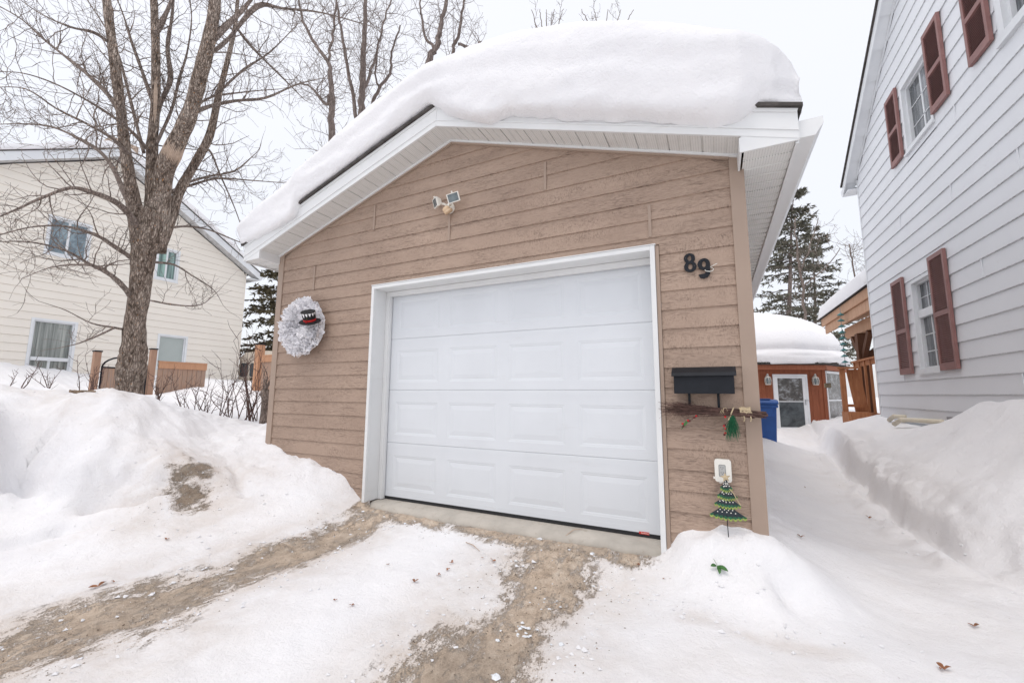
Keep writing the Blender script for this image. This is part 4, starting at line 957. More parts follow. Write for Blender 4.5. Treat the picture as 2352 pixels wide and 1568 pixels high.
# ------------------------------------------------------------------ houses either side
def lap_wall(X, s, y0, y1, z0, top, exp, phase, holes, bulge=.014):
    """lap siding on the plane x=X facing s; top(y) = height of the gable line; holes = (y0,y1,z0,z1)"""
    mb, lip = MB(), MB(); z = phase
    while z > z0: z -= exp
    while z < max(top(y0), top(y1), top((y0 + y1) / 2)):
        zt = z + exp
        cuts = sorted([(h[0], h[1]) for h in holes if h[2] < zt - .004 and h[3] > z + .004])
        a = y0; segs = []
        for c0, c1 in cuts:
            if c0 > a: segs.append((a, c0))
            a = max(a, c1)
        segs.append((a, y1))
        for a, b in segs:
            # clip to the gable line by sampling
            n = max(1, int((b - a) / .05)); ys = [a + (b - a) * i / n for i in range(n + 1)]
            ok = [y for y in ys if top(y) > z + .002]
            if len(ok) < 2: continue
            ya, yb = ok[0], ok[-1]
            okt = [y for y in ok if top(y) >= zt - .002]
            if okt: yc, yd = okt[0], okt[-1]; ztt = zt
            else:
                yc = yd = max(ok, key=top); ztt = min(zt, top(yc))
            if ztt < zt and not okt: yc, yd = yc - .01, yd + .01
            mb.add([(X + s * bulge, ya, z), (X + s * bulge, yb, z), (X + s * .002, yd, ztt), (X + s * .002, yc, ztt)], [(0, 1, 2, 3)])
            if True:
                pass
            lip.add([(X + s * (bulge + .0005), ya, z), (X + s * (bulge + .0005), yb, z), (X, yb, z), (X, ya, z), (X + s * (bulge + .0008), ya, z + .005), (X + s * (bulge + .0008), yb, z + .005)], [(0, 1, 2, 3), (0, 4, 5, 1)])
        for h in holes:
            def xo(zz): return X + s * (bulge + (.002 - bulge) * (zz - z) / exp)
            if h[2] > z + .004 and h[2] < zt: mb.add([(xo(z), h[0], z), (xo(z), h[1], z), (xo(h[2]), h[1], h[2]), (xo(h[2]), h[0], h[2])], [(0, 1, 2, 3)])
            if h[3] > z and h[3] < zt - .004: mb.add([(xo(h[3]), h[0], h[3]), (xo(h[3]), h[1], h[3]), (xo(zt), h[1], zt), (xo(zt), h[0], zt)], [(0, 1, 2, 3)])
        z = zt
    return mb, lip
def window_x(par, X, s, y0, y1, z0, z1, kind, fw=.05, rails=(), bars=(), proud=.02, depth=.07, ledge=True):
    f = MB(); o = X + s * proud
    def bx(a, b, c, d, p0=-depth * .4, p1=proud): f.box(X + s * p0, X + s * p1, a, b, c, d)
    bx(y0, y1, z0, z0 + fw); bx(y0, y1, z1 - fw, z1); bx(y0, y0 + fw, z0 + fw, z1 - fw); bx(y1 - fw, y1, z0 + fw, z1 - fw)
    if ledge: f.box(X - s * .0, X + s * (proud + .025), y0 - .01, y1 + .01, z0 - .03, z0 - .001)
    # inner sash
    q = .03
    for a, b, c, d in ((y0 + fw, y1 - fw, z0 + fw, z0 + fw + q), (y0 + fw, y1 - fw, z1 - fw - q, z1 - fw), (y0 + fw, y0 + fw + q, z0 + fw + q, z1 - fw - q), (y1 - fw - q, y1 - fw, z0 + fw + q, z1 - fw - q)):
        f.box(X - s * depth, X - s * .03, a, b, c, d)
    for z_, w_ in rails: f.box(X - s * depth, X - s * .012, y0 + fw + q, y1 - fw - q, z_ - w_ / 2, z_ + w_ / 2)
    for (ya, yb, za, zb_, t_) in bars: f.box(X - s * (depth + .002), X - s * (depth - .010), ya - t_ / 2 * (ya == yb), yb + t_ / 2 * (ya == yb), za - t_ / 2 * (za == zb_), zb_ + t_ / 2 * (za == zb_))
    # reveal
    f.box(X - s * depth, X - s * .028, y0 + fw - .012, y0 + fw, z0 + fw, z1 - fw); f.box(X - s * depth, X - s * .028, y1 - fw, y1 - fw + .012, z0 + fw, z1 - fw); f.box(X - s * depth, X - s * .028, y0 + fw, y1 - fw, z1 - fw, z1 - fw + .012)
    wf = f.build('window', M['hwhite'], par)
    g = MB().box(X - s * (depth + .012), X - s * (depth - .001), y0 + fw, y1 - fw, z0 + fw, z1 - fw); g.build('pane', M['g_' + kind], wf)
    return wf

# the pale two-storey house on the right
rh = thing('house', 'pale blue-white two-storey house with brick-red louvred shutters on the right', 'house', (9.5, 2.6, .3))
RX = 5.75; RY0, RY1 = -1.5, 6.62
def rtop(y): return 7.87 - .655 * abs(y - 2.56)
hole = [(4.13, 4.83, 1.36, 2.72), (3.55, 4.43, 4.50, 5.56), (1.20, 2.22, 4.42, 5.50)]
mb, lip = lap_wall(RX, -1, RY0, RY1, .2, rtop, .2095, 1.05, hole)
for (y, z_) in ((5.1, 2.10), (4.9, 3.57), (3.0, 2.31), (2.2, 3.15), (3.1, 4.2), (2.6, 1.05), (5.4, 1.26), (1.6, 2.72), (3.4, 3.36)): mb.box(RX - .0165, RX - .008, y, y + .012, z_ + .004, z_ + .205)
mb.build('wall', M['rh'], rh); lip.build('lip_shade_strips', M['lapshadow'], rh)
mb = MB(); mb.prism([(RY0, -.3), (RY1 - .01, -.3), (RY1 - .01, rtop(RY1) - .02), (2.56, rtop(2.56) - .02), (RY0, rtop(RY0) - .02)], 0, RX + .09, RX + .2)
mb.box(RX + .2, 12.5, RY1 - .12, RY1 - .011, -.3, rtop(RY1) - .02); mb.box(RX + .2, 12.5, RY0, RY0 + .1, -.3, rtop(RY0) - .02); mb.box(12.4, 12.5, RY0, RY1, -.3, 5.0)
mb.build('house_shell', M['rh'], rh)
MB().box(RX - .006, RX + .1, RY0 + .02, RY1 - .012, -.3, .72).build('foundation', simple('painted_foundation', (.52, .56, .60), .8, .08, 3, .2, 30), rh)
MB().box(RX - .02, RX + .03, RY1 - .02, RY1 + .012, .2, 5.18).box(RX + .03, RX + .055, RY1 - .0, RY1 + .012, .2, 5.18).build('corner_post', M['hwhite'], rh)
# gable overhang: rake boards, soffit, eave gutter, roof
ro = MB(); rk = MB(); sf = MB(); OVX = RX - .18; zp = 7.87; ye = RY1 + .26; ze = zp - .655 * (ye - 2.56)
for s_, yend in ((1, ye), (-1, 2.56 - (ye - 2.56))):
    rk.add([(OVX, 2.56, zp + .0), (OVX, yend, ze + .0), (OVX, yend, ze + .17), (OVX, 2.56, zp + .17), (OVX + .02, 2.56, zp + .0), (OVX + .02, yend, ze + .0), (OVX + .02, yend, ze + .17), (OVX + .02, 2.56, zp + .17)], [(0, 1, 2, 3), (4, 7, 6, 5), (0, 4, 5, 1), (1, 5, 6, 2)])
    n = 22
    for i in range(n):
        a, b = i / n, (i + 1) / n; A_ = (2.56 + (yend - 2.56) * a, zp + (ze - zp) * a); B_ = (2.56 + (yend - 2.56) * b, zp + (ze - zp) * b)
        k_ = .018 if i % 2 else 0
        sf.quad((OVX + .02, A_[0], A_[1] + .012 + k_), (OVX + .02, B_[0], B_[1] + .012), (RX + .0, B_[0], B_[1] + .012), (RX + .0, A_[0], A_[1] + .012 + k_))
    rk.bar((RX - .022, 2.56, zp - .01), (RX - .022, yend - s_ * .28, ze + .18), .02, .03)
    ro.add([(OVX - .03, 2.56, zp + .175), (OVX - .03, yend + s_ * .02, ze + .165), (12.8, yend + s_ * .02, ze + .165), (12.8, 2.56, zp + .175), (OVX - .03, 2.56, zp + .20), (OVX - .03, yend + s_ * .02, ze + .19), (12.8, yend + s_ * .02, ze + .19), (12.8, 2.56, zp + .20)], [(0, 1, 2, 3), (4, 5, 6, 7), (0, 1, 5, 4), (1, 2, 6, 5)])
rk.build('rake_board', M['hwhite'], rh); sf.build('soffit', M['hwhite'], rh); ro.build('roof', M['shingle'], rh)
g = MB(); g.prism([(ye, ze - .02), (ye, ze + .12), (ye + .12, ze + .12), (ye + .12, ze + .06), (ye + .07, ze - .02)], 0, OVX + .0, 12.8); g.box(OVX + .02, RX + .02, RY1 + .0, ye, ze - .03, ze - .01)
g.build('gutter', M['hwhite'], rh)
ym = (4.21, 4.75)
window_x(rh, RX, -1, 4.14, 4.82, 1.37, 2.71, 'lace', .045, rails=((2.20, .11),), bars=[(4.37, 4.37, 2.27, 2.62, .014), (4.52, 4.52, 2.27, 2.62, .014), (4.48, 4.48, 1.45, 2.14, .022), (4.24, 4.74, 1.90, 1.90, .012), (4.24, 4.74, 1.66, 1.66, .012), (4.24, 4.74, 2.44, 2.44, .008)])
window_x(rh, RX, -1, 3.56, 4.42, 4.51, 5.55, 'lace', .06, bars=[(3.98, 3.98, 4.6, 5.46, .035), (3.65, 4.33, 4.85, 4.85, .010), (3.65, 4.33, 5.15, 5.15, .010), (3.80, 3.80, 4.6, 5.46, .01)])
window_x(rh, RX, -1, 1.22, 2.20, 4.43, 5.49, 'lace', .09, bars=[(1.71, 1.71, 4.55, 5.38, .035), (1.35, 2.08, 4.9, 4.9, .010)])
def shutter(y0, y1, z0, z1, mid):
    f = MB(); fw = .045; xo, xi = RX - .052, RX - .016
    for a, b, c, d in ((y0, y0 + fw, z0, z1), (y1 - fw, y1, z0, z1), (y0 + fw, y1 - fw, z0, z0 + .085), (y0 + fw, y1 - fw, z1 - .06, z1), (y0 + fw, y1 - fw, mid - .03, mid + .03)): f.box(xo, xi, a, b, c, d)
    f.box(xi - .006, xi - .001, y0 + fw, y1 - fw, z0 + .08, z1 - .06)
    sh = f.build('shutter', M['shutter'], rh, bevel=.004); l = MB()
    for a, b in ((z0 + .085, mid - .03), (mid + .03, z1 - .06)):
        n = int((b - a) / .026)
        for i in range(n):
            z_ = a + (b - a) * (i + .5) / n; l.add([(xo + .006, y0 + fw, z_ - .010), (xo + .006, y1 - fw, z_ - .010), (xi - .010, y1 - fw, z_ + .011), (xi - .010, y0 + fw, z_ + .011), (xo + .006, y0 + fw, z_ - .006), (xo + .006, y1 - fw, z_ - .006), (xi - .010, y1 - fw, z_ + .015), (xi - .010, y0 + fw, z_ + .015)], [(0, 1, 2, 3), (4, 7, 6, 5), (0, 4, 5, 1)])
    l.build('louvres', M['shutter'], sh)
for a in ((5.005, 5.44, 1.36, 2.84, 2.02), (3.69, 4.12, 1.36, 2.87, 2.08), (4.485, 4.885, 4.53, 5.63, 5.05), (3.13, 3.54, 4.57, 5.66, 5.08), (2.27, 2.66, 4.55, 5.60, 5.06), (.75, 1.14, 4.55, 5.60, 5.06)): shutter(*a)
v_ = MB().box(RX - .03, RX - .006, 3.98, 4.16, .685, .77); v_.build('vent_hood', M['steel'], rh)

# plastic pipes lying out on the snow
def pipe(pts, r_, lb):
    t = thing('drain_pipe', lb, 'pipe', pts[0], 'plastic pipes from the house wall')
    P = []; 
    m = MB().tube(pts, r_, 14); m.build('pipe_run', M['pvc'], t, smooth=True)
    el = MB().tube([pts[1], Vector(pts[1]).lerp(Vector(pts[2]), .35)], r_ * 1.10, 14); el.build('collar', M['pvc'], t, smooth=True)
    e0 = Vector(pts[0]); d_ = (Vector(pts[0]) - Vector(pts[1])).normalized(); MB().lathe([(r_ * .9, 0), (r_ * .9, .002)], e0 + d_ * .001, 14, d_).build('bore_shade_disc', M['rubber'], t)  # black disc on the capped end paints the shade inside the pipe
pipe([(5.50, 5.22, .60), (5.54, 5.08, .675), (5.60, 4.93, .685), (5.70, 4.25, .70)], .032, 'long cream plastic pipe with angled end, the nearer of two at the house foot')
pipe([(5.63, 5.88, .63), (5.66, 5.76, .70), (5.69, 5.62, .705), (5.73, 5.50, .705)], .032, 'short cream elbow pipe poking from snow, the farther of two at the house foot')

# the cream house on the left
ch = thing('house', 'cream two-storey house with gable roof behind the bare maple on the left', 'house', (-16, 2, 1))
CX = -12.4; CY0, CY1 = -2.05, 5.93
def ctop(y): return 7.78 - .595 * abs(y - 1.94)
wins = [(.80, 1.66, 4.60, 5.65, 'blue'), (3.17, 3.80, 4.54, 5.58, 'teal'), (.77, 1.63, 1.45, 2.90, 'curtain'), (3.44, 4.26, 1.75, 2.84, 'blind')]
mb, lip = lap_wall(CX, 1, CY0, CY1, .4, ctop, .2032, 1.2, [(a, b, c, d) for a, b, c, d, k in wins])
mb.build('wall', M['cream'], ch); lip.build('lip_shade_strips', M['creamshadow'], ch)
mb = MB(); mb.prism([(CY0, 0), (CY1 - .01, 0), (CY1 - .01, ctop(CY1) - .02), (1.94, ctop(1.94) - .02), (CY0, ctop(CY0) - .02)], 0, CX - .25, CX - .09)
mb.box(-21, CX - .1, CY1 - .12, CY1 - .011, 0, ctop(CY1) - .02); mb.build('house_shell', M['cream'], ch)
MB().box(CX - .02, CX + .02, CY1 - .02, CY1 + .012, .3, ctop(CY1)).build('corner_post', M['cream'], ch)
rk, ro, sf = MB(), MB(), MB(); OX = CX + .32; zp = 7.80; ye = CY1 + .32; ze = zp - .595 * (ye - 1.94)
for s_, yend in ((1, ye), (-1, 1.94 - (ye - 1.94))):
    rk.add([(OX, 1.94, zp), (OX, yend, ze), (OX, yend, ze + .24), (OX, 1.94, zp + .24), (OX - .02, 1.94, zp), (OX - .02, yend, ze), (OX - .02, yend, ze + .24), (OX - .02, 1.94, zp + .24)], [(0, 1, 2, 3), (4, 7, 6, 5), (0, 4, 5, 1), (1, 5, 6, 2)])
    sf.quad((OX - .02, 1.94, zp + .01), (OX - .02, yend, ze + .01), (CX - .02, yend, ze + .01), (CX - .02, 1.94, zp + .01))
    ro.add([(OX + .03, 1.94, zp + .245), (OX + .03, yend + s_ * .02, ze + .24), (-21, yend + s_ * .02, ze + .24), (-21, 1.94, zp + .245), (OX + .03, 1.94, zp + .275), (OX + .03, yend + s_ * .02, ze + .27), (-21, yend + s_ * .02, ze + .27), (-21, 1.94, zp + .275)], [(0, 1, 2, 3), (4, 5, 6, 7), (0, 1, 5, 4), (1, 2, 6, 5)])
rk.build('rake_board', M['hwhite'], ch); ro.build('roof', M['shingle'], ch)
sf.build('soffit', simple('grey_soffit', (.5, .5, .5), .6, .2, 10), ch)
g = MB(); g.prism([(ye, ze - .02), (ye, ze + .12), (ye + .12, ze + .12), (ye + .12, ze + .06), (ye + .07, ze - .02)], 0, -21, OX); g.box(CX, OX - .02, CY1, ye, ze - .04, ze - .015); g.build('gutter', M['hwhite'], ch)
cy_ = 1.62; _ca, _cb = on(0, -13.0, 256, 312), on(0, -13.0, 320, 330)
MB().box(-13.6, -13.0, _ca[1], _cb[1], 6.6, _ca[2]).build('chimney', simple('tan_chimney', (.50, .39, .31), .9, .15, 12, .4, 40), ch)
for a, b, c, d, k in wins:
    rails, bars = (), []
    if k in ('blue', 'teal'): bars = [((a + b) / 2, (a + b) / 2, c + .06, d - .06, .05)]
    if k == 'curtain': rails = ((c + .42, .09),); bars = [((a + b) / 2, (a + b) / 2, c + .05, c + .38, .05)]
    window_x(ch, CX, 1, a, b, c, d, k, .055, rails=rails, bars=bars)
# snow on its roof
def roof_slab(lb, prof, x0, x1, th, name='roof_snow', seed=0):
    """prof: list of (y, z) along the roof; slab of thickness th(y) between x0 and x1"""
    n = 40; m = 14; V = []
    for i in range(n + 1):
        x = x0 + (x1 - x0) * i / n
        for j in range(len(prof)):
            y, z_, t = prof[j]; e = min(1, .25 + 3.0 * min(i, n - i) / n); t2 = t * (e ** .5); V.append((x, y, z_ + t2 + float(fbm(np.array([x * .9 + seed]), np.array([y * .9]), 3, 3)[0]) * .06 * (t > .05)))
    k = len(prof); F = [(i * k + j, (i + 1) * k + j, (i + 1) * k + j + 1, i * k + j + 1) for i in range(n) for j in range(k - 1)]
    m_ = len(V); V += [(x0, y, z_) for y, z_, t in prof] + [(x1, y, z_) for y, z_, t in prof]
    F += [(j, j + 1, m_ + j + 1, m_ + j) for j in range(k - 1)] + [(n * k + j, m_ + k + j, m_ + k + j + 1, n * k + j + 1) for j in range(k - 1)] + [(m_ + j, m_ + j + 1, m_ + k + j + 1, m_ + k + j) for j in range(k - 1)]
    return tag(MB().add(V, F).build(name, M['snow'], None, smooth=True), lb, 'snow')
prof = []
for i in range(41):
    y = 1.94 + (i / 40 * 2 - 1) * 4.25; e = min(i, 40 - i) / 40; prof.append((y, zp + .27 - .595 * abs(y - 1.94), .36 * min(1, (e * 9) ** .5) if e > 0 else .02))
roof_slab('even snow blanket on the gable roof of the cream house at left', prof, OX + .04, -21, .3)

# ------------------------------------------------------------------ sunroom, porch, bin at the end of the path
u_ = np.array([math.cos(ROT[2]), math.sin(ROT[2])]); fm = dep(12.8, 1822, 950)
sr = thing('sunroom', 'red-brown many-sided cabin with white screen door under a snow dome behind the garage', 'cabin', (fm[0], fm[1], -.25), rz=ROT[2])
Z0 = .25      # local z of world zero
hw = 1.03; side = 2 * hw; ap = side / 2 / math.tan(math.pi / 10); circ = ap / math.cos(math.pi / 10)
def octo(r, z_): return [(r * math.sin(math.pi / 10 + k * math.pi / 5), ap - r * math.cos(math.pi / 10 + k * math.pi / 5), z_) for k in range(10)]
def oct_band(mb, r0, z0, r1, z1):
    a, b = octo(r0, z0), octo(r1, z1); mb.add(a + b, [(k, (k + 1) % 10, 10 + (k + 1) % 10, 10 + k) for k in range(10)])
mb = MB(); oct_band(mb, circ, -.1, circ, Z0 + 1.90)
for x in (-.92, -.80, .62, .84): mb.box(x, x + .008, -.006, .002, 0, Z0 + 1.8)
mb.build('wall', M['red_panel'], sr, local=True)
tr = MB()
for k in (0, 9):
    p = octo(circ, 0)[k]; tr.box(p[0] - .05, p[0] + .05, p[1] - .02, p[1] + .06, 0, Z0 + 1.83)
tr.box(-1.0, 1.0, -.012, .0, Z0 + 1.68, Z0 + 1.83)
tr.build('corner_board', M['red_panel'], sr, local=True)
fb = MB(); oct_band(fb, circ + .10, Z0 + 1.82, circ + .10, Z0 + 1.97); oct_band(fb, circ + .10, Z0 + 1.82, circ - .02, Z0 + 1.83); fb.build('fascia', wood_mat('red_fascia', (.33, .11, .06), (.42, .16, .09), (.2, .06, .03)), sr, local=True)
rf = MB(); oct_band(rf, circ + .15, Z0 + 1.975, circ + .15, Z0 + 2.0); oct_band(rf, circ + .15, Z0 + 2.0, .1, Z0 + 3.0); oct_band(rf, circ + .15, Z0 + 1.975, circ, Z0 + 1.97)
for k in range(60):
    x = -1.3 + k * .045; rf.box(x, x + .04, -.20 + R.uniform(-.01, .01), -.1, Z0 + 1.985, Z0 + 2.02 + R.uniform(0, .03))
rf.build('roof', M['shingle'], sr, local=True)
# door
f = MB(); a0, a1, zt = -.57, .50, Z0 + 1.68
for b in ((a0, a0 + .06, 0, zt), (a1 - .06, a1, 0, zt), (a0 + .06, a1 - .06, zt - .05, zt)): f.box(b[0], b[1], -.035, .0, b[2], b[3])
f.build('door_frame', M['hwhite'], sr, local=True)
dd = MB(); x0, x1 = a0 + .062, a1 - .062
for b in ((x0, x0 + .075, .02, zt - .055), (x1 - .10, x1, .02, zt - .055), (x0 + .075, x1 - .10, zt - .12, zt - .055), (x0 + .075, x1 - .10, .02, Z0 + .06), (x0 + .075, x1 - .10, Z0 + .83, Z0 + .855)): dd.box(b[0], b[1], -.03, -.006, b[2], b[3])
dr2 = dd.build('screen_door', M['hwhite'], sr, local=True)
def child(mb, name, mat, par, smooth=False):
    o = mb.build(name, mat, par, smooth, local=True); return o
child(MB().box(x0 + .07, x1 - .09, -.015, -.010, Z0 + .84, zt - .1), 'pane', M['g_sunroom'], dr2)
child(MB().box(x0 + .07, x1 - .09, -.015, -.010, Z0 + .05, Z0 + .838), 'pane', M['g_dark'], dr2)
child(MB().box(x1 - .062, x1 - .035, -.045, -.03, Z0 + .74, Z0 + .90).box(x1 - .055, x1 + .05, -.058, -.046, Z0 + .87, Z0 + .885), 'handle', M['steel'], dr2)
# window in the right hand facet
p0, p1 = Vector(octo(circ, 0)[0]), Vector(octo(circ, 0)[1]); d_ = (p1 - p0).normalized(); nrm = Vector((d_.y, -d_.x, 0))
def facet(a, b, c, d, o0, o1):
    q = [p0 + d_ * a, p0 + d_ * b]; V = []
    for z_ in (c, d):
        for o_ in (o0, o1):
            for t in q: V.append(t + nrm * o_ + Vector((0, 0, z_)))
    return V, [(0, 1, 3, 2), (4, 6, 7, 5), (0, 4, 5, 1), (2, 3, 7, 6), (0, 2, 6, 4), (1, 5, 7, 3)]
wf = MB()
for a, b, c, d in ((.10, .17, .3, Z0 + 1.80), (1.5, 1.57, .3, Z0 + 1.80), (.17, 1.5, Z0 + 1.73, Z0 + 1.80), (.17, 1.5, .3, .38), (.17, 1.5, Z0 + .86, Z0 + .90)): wf.add(*facet(a, b, c, d, .001, .04))
w2 = child(wf, 'window', M['hwhite'], sr); child(MB().add(*facet(.16, 1.51, .32, Z0 + 1.75, .002, .012)), 'pane', M['g_sunroom'], w2)
# its dome of snow
V = []; nr, na = 26, 64
for i in range(nr + 1):
    t = i / nr
    for k in range(na):
        a = 2 * math.pi * k / na; rad = (circ + .12) * (1 - .02 * math.cos(10 * a))
        if t < .45: ph = t / .45; r_ = rad * (1 - .045 * ph * 1.2 + .03 * math.sin(ph * 3.1)); z_ = Z0 + 2.015 + .50 * ph
        else: ph = (t - .45) / .55; r_ = rad * .97 * math.cos(ph * math.pi / 2) ** .95; z_ = Z0 + 2.515 + 1.62 * math.sin(ph * math.pi / 2) ** 1.08
        x, y = r_ * math.cos(a), ap + r_ * math.sin(a)
        nz = float(fbm(np.array([a * 3.0]), np.array([z_ * 3.2]), 33, 4)[0]); lay = math.sin(z_ * 24 + nz * 7 + a * 2) * .018 * (t < .8) + nz * .07
        V.append((x * (1 + lay * .22), ap + (y - ap) * (1 + lay * .22), z_ + (float(fbm(np.array([a * 6.0]), np.array([0.]), 39, 4)[0]) * .06 if i == 0 else 0)))
F = [(i * na + k, i * na + (k + 1) % na, (i + 1) * na + (k + 1) % na, (i + 1) * na + k) for i in range(nr) for k in range(na)] + [tuple(range(na - 1, -1, -1))]
dome = MB().add(V, F).build('roof_snow', M['snow'], None, smooth=True, local=True); dome.location = sr.location; dome.rotation_euler = sr.rotation_euler
tag(dome, 'tall layered dome of snow on the roof of the red-brown cabin', 'snow')
def to_world(o, p):
    return Matrix.Translation(o.location) @ Matrix.Rotation(o.rotation_euler[2], 4, 'Z') @ Vector(p)
def lantern(x, lb):
    w_ = to_world(sr, (x, -.03, Z0 + 1.48)); t = thing('wall_lantern', lb, 'lantern', w_, 'porch lanterns on the cabin', rz=ROT[2])
    child(MB().lathe([(.05, .10), (.045, .13), (.02, .15), (.028, .18), (.018, .21), (0, .22)], (0, -.08, 0), 10).tube([(0, .02, .12), (0, -.05, .17)], .015, 6), 'cap', simple('grey_lantern_cap', (.45, .45, .44), .6), t)
    c = MB()
    c.lathe([(.085, .085), (.085, .10), (.05, .105)], (0, -.08, 0), 8); c.lathe([(.05, -.13), (.078, -.125), (.078, -.11)], (0, -.08, 0), 8)
    for k in range(6):
        a = k * math.pi / 3 + .3; c.tube([(math.cos(a) * .075, -.08 + math.sin(a) * .075, .088), (math.cos(a) * .088, -.08 + math.sin(a) * .088, 0), (math.cos(a) * .07, -.08 + math.sin(a) * .07, -.115)], .007, 5)
    child(c, 'cage', M['white_pl'], t); child(MB().lathe([(.065, .085), (.078, 0), (.062, -.11)], (0, -.08, 0), 12), 'glass', M['glass_dark'], t, True)
lantern(-.775, 'white carriage lantern left of the cabin door'); lantern(.70, 'white carriage lantern right of the cabin door')
fd = dep(11.6, 1901, 885); ft = thing('suet_feeder', 'small wire basket feeder hanging in front of the cabin window', 'bird feeder', fd)
m = MB(); m.box(fd[0] - .07, fd[0] + .07, fd[1] - .03, fd[1] + .03, fd[2] - .06, fd[2] + .06); m.build('suet_block', M['straw'], ft)
m = MB()
for k in range(5): z_ = fd[2] - .06 + k * .03; m.tube([(fd[0] - .075, fd[1] - .036, z_), (fd[0] + .075, fd[1] - .036, z_)], .006, 4)
m.tube([(fd[0], fd[1], fd[2] + .06), (fd[0], fd[1], 1.85)], .003, 4)
m.build('wire_cage', M['black'], ft)

# blue wheeled bin
bn = thing('wheeled_bin', 'blue plastic wheeled bin standing in the snow beside the garage near the cabin door', 'bin', (3.87, 7.1, -.15))
m = MB(); bw, bt_ = .24, .285; cz0, cz1 = -.12, .80; cx, cy = 3.87, 7.1
V = [(cx + i * bw, cy + j * bw, cz0) for i, j in ((-1, -1), (1, -1), (1, 1), (-1, 1))] + [(cx + i * bt_, cy + j * bt_, cz1) for i, j in ((-1, -1), (1, -1), (1, 1), (-1, 1))]
m.add(V, [(3, 2, 1, 0), (4, 5, 6, 7), (0, 1, 5, 4), (1, 2, 6, 5), (2, 3, 7, 6), (3, 0, 4, 7)])
m.box(cx - .31, cx + .31, cy - .31, cy + .31, .78, .845); m.prism([(cx - .20, .60), (cx + .20, .60), (cx + .22, .779), (cx - .22, .779)], 1, cy - .305, cy - .27)
m.build('bin_body', M['bin'], bn, bevel=.012)
m = MB(); m.prism([(cy - .325, .848), (cy + .33, .848), (cy + .33, .90), (cy + .1, .945), (cy - .2, .935), (cy - .325, .89)], 0, cx - .32, cx + .32); m.box(cx - .2, cx + .2, cy - .2, cy + .2, .944, .962)
m.build('lid', M['bin'], bn, bevel=.012)
for s_ in (-1, 1): MB().lathe([(.11, -.02), (.11, .02)], (cx + s_ * .25, cy + .24, -.06), 14, (1, 0, 0)).build('wheel', M['rubber'], bn)

# cedar porch behind the right house
po = thing('porch', 'cedar porch with braced post and slatted railing at the back corner of the pale house', 'porch', (6.6, 8.6, .5))
EXx, EZ = 5.80, 3.12
MB().box(EXx, EXx + .04, 6.75, 10.85, EZ - .20, EZ).box(EXx + .045, EXx + .085, 6.8, 10.7, EZ - .42, EZ - .205).build('eave_board', M['fir'], po)
m = MB()
for k in range(16): y = 6.9 + k * .255; m.bar((EXx + .09, y, EZ - .23), (9.5, y, EZ + 1.0), .04, .15)
m.build('rafters', M['fir'], po)
MB().bar((EXx - .03, 6.72, EZ + .02), (EXx - .03, 10.9, EZ + .012), .05, .012).add([(EXx - .05, 6.7, EZ + .005), (EXx - .05, 10.9, EZ + .005), (9.6, 10.9, EZ + 1.2), (9.6, 6.7, EZ + 1.2), (EXx - .05, 6.7, EZ + .03), (EXx - .05, 10.9, EZ + .03), (9.6, 10.9, EZ + 1.225), (9.6, 6.7, EZ + 1.225)], [(0, 1, 2, 3), (4, 5, 6, 7), (0, 1, 5, 4), (1, 2, 6, 5)]).build('roof', M['shingle'], po)
PX2 = 6.12
MB().box(PX2 - .02, PX2 + .10, 6.75, 10.0, EZ - .66, EZ - .40).build('beam', M['fir'], po)
def post(y, z0, z1, w_=.10, x=PX2 + .04): MB().box(x - w_, x + w_, y - w_, y + w_, z0, z1).build('post', M['darkcedar'], po)
pp = on(0, PX2, 1976, 800); post(pp[1], .3, EZ - .66)
for dy in (-.62, .62): MB().bar((PX2 + .04, pp[1], EZ - 1.28), (PX2 + .04, pp[1] + dy, EZ - .68), .09, .13).build('brace', M['darkcedar'], po)
MB().bar((PX2 + .04, pp[1], EZ - 1.28), (PX2 + .66, pp[1], EZ - .68), .09, .13).build('brace', M['darkcedar'], po)
post(6.85, .3, EZ - .66, .06, PX2 + .12)
MB().box(6.0, 9.5, 6.75, 10.1, .30, .52).build('deck', M['darkcedar'], po)
# railing along the side, next to the house corner
ra, rb = on(0, 6.0, 1962, 832), on(0, 6.0, 2003, 818)
m = MB(); m.box(5.94, 6.10, 6.70, ra[1], ra[2] - .02, ra[2] + .02); m.box(5.98, 6.04, 6.72, ra[1] - .04, ra[2] - .12, ra[2] - .021); m.box(5.98, 6.04, 6.72, ra[1] - .04, .60, .68)
m.build('handrail', M['cedar'], po)
m = MB(); n = 7
for k in range(n): y = 6.74 + (ra[1] - .1 - 6.74) * k / (n - 1); MB().box(5.96, 6.0, y - .02, y + .03, .55, ra[2] - .02).build('baluster', M['cedar'], po)
# gate-side railing facing the camera
yy = 7.95; a, b = on(1, yy, 1927, 843), on(1, yy, 1962, 843); bt2 = on(1, yy, 1940, 945); bz = on(1, yy, 1940, 965)
MB().box(a[0] - .04, b[0] + .05, yy - .06, yy + .06, a[2] - .04, a[2]).build('handrail', M['cedar'], po)
MB().box(a[0], a[0] + .09, yy - .03, yy + .03, bt2[2], a[2] - .04).build('baluster', M['cedar'], po)
MB().prism([(a[0] + .14, a[2] - .05), (a[0] + .36, a[2] - .05), (a[0] + .46, bt2[2]), (a[0] + .24, bt2[2])], 1, yy + .08, yy + .14).build('post', M['cedar'], po)
MB().box(a[0] + .05, b[0] + .1, yy - .02, yy + .02, bt2[2] + .10, bt2[2] + .16).build('bottom_rail', M['cedar'], po)
MB().box(a[0] + .02, b[0] + .12, yy - .30, yy + .2, bz[2] - .15, bt2[2]).build('step', M['cedar'], po)
prof = [(y, EZ + .03 + .0 * y, (.46 if .3 < y - 6.75 < 3.7 else .36 if 0.05 < y - 6.75 < 3.95 else .05)) for y in np.linspace(6.72, 10.92, 22)]
n = 30; V = []
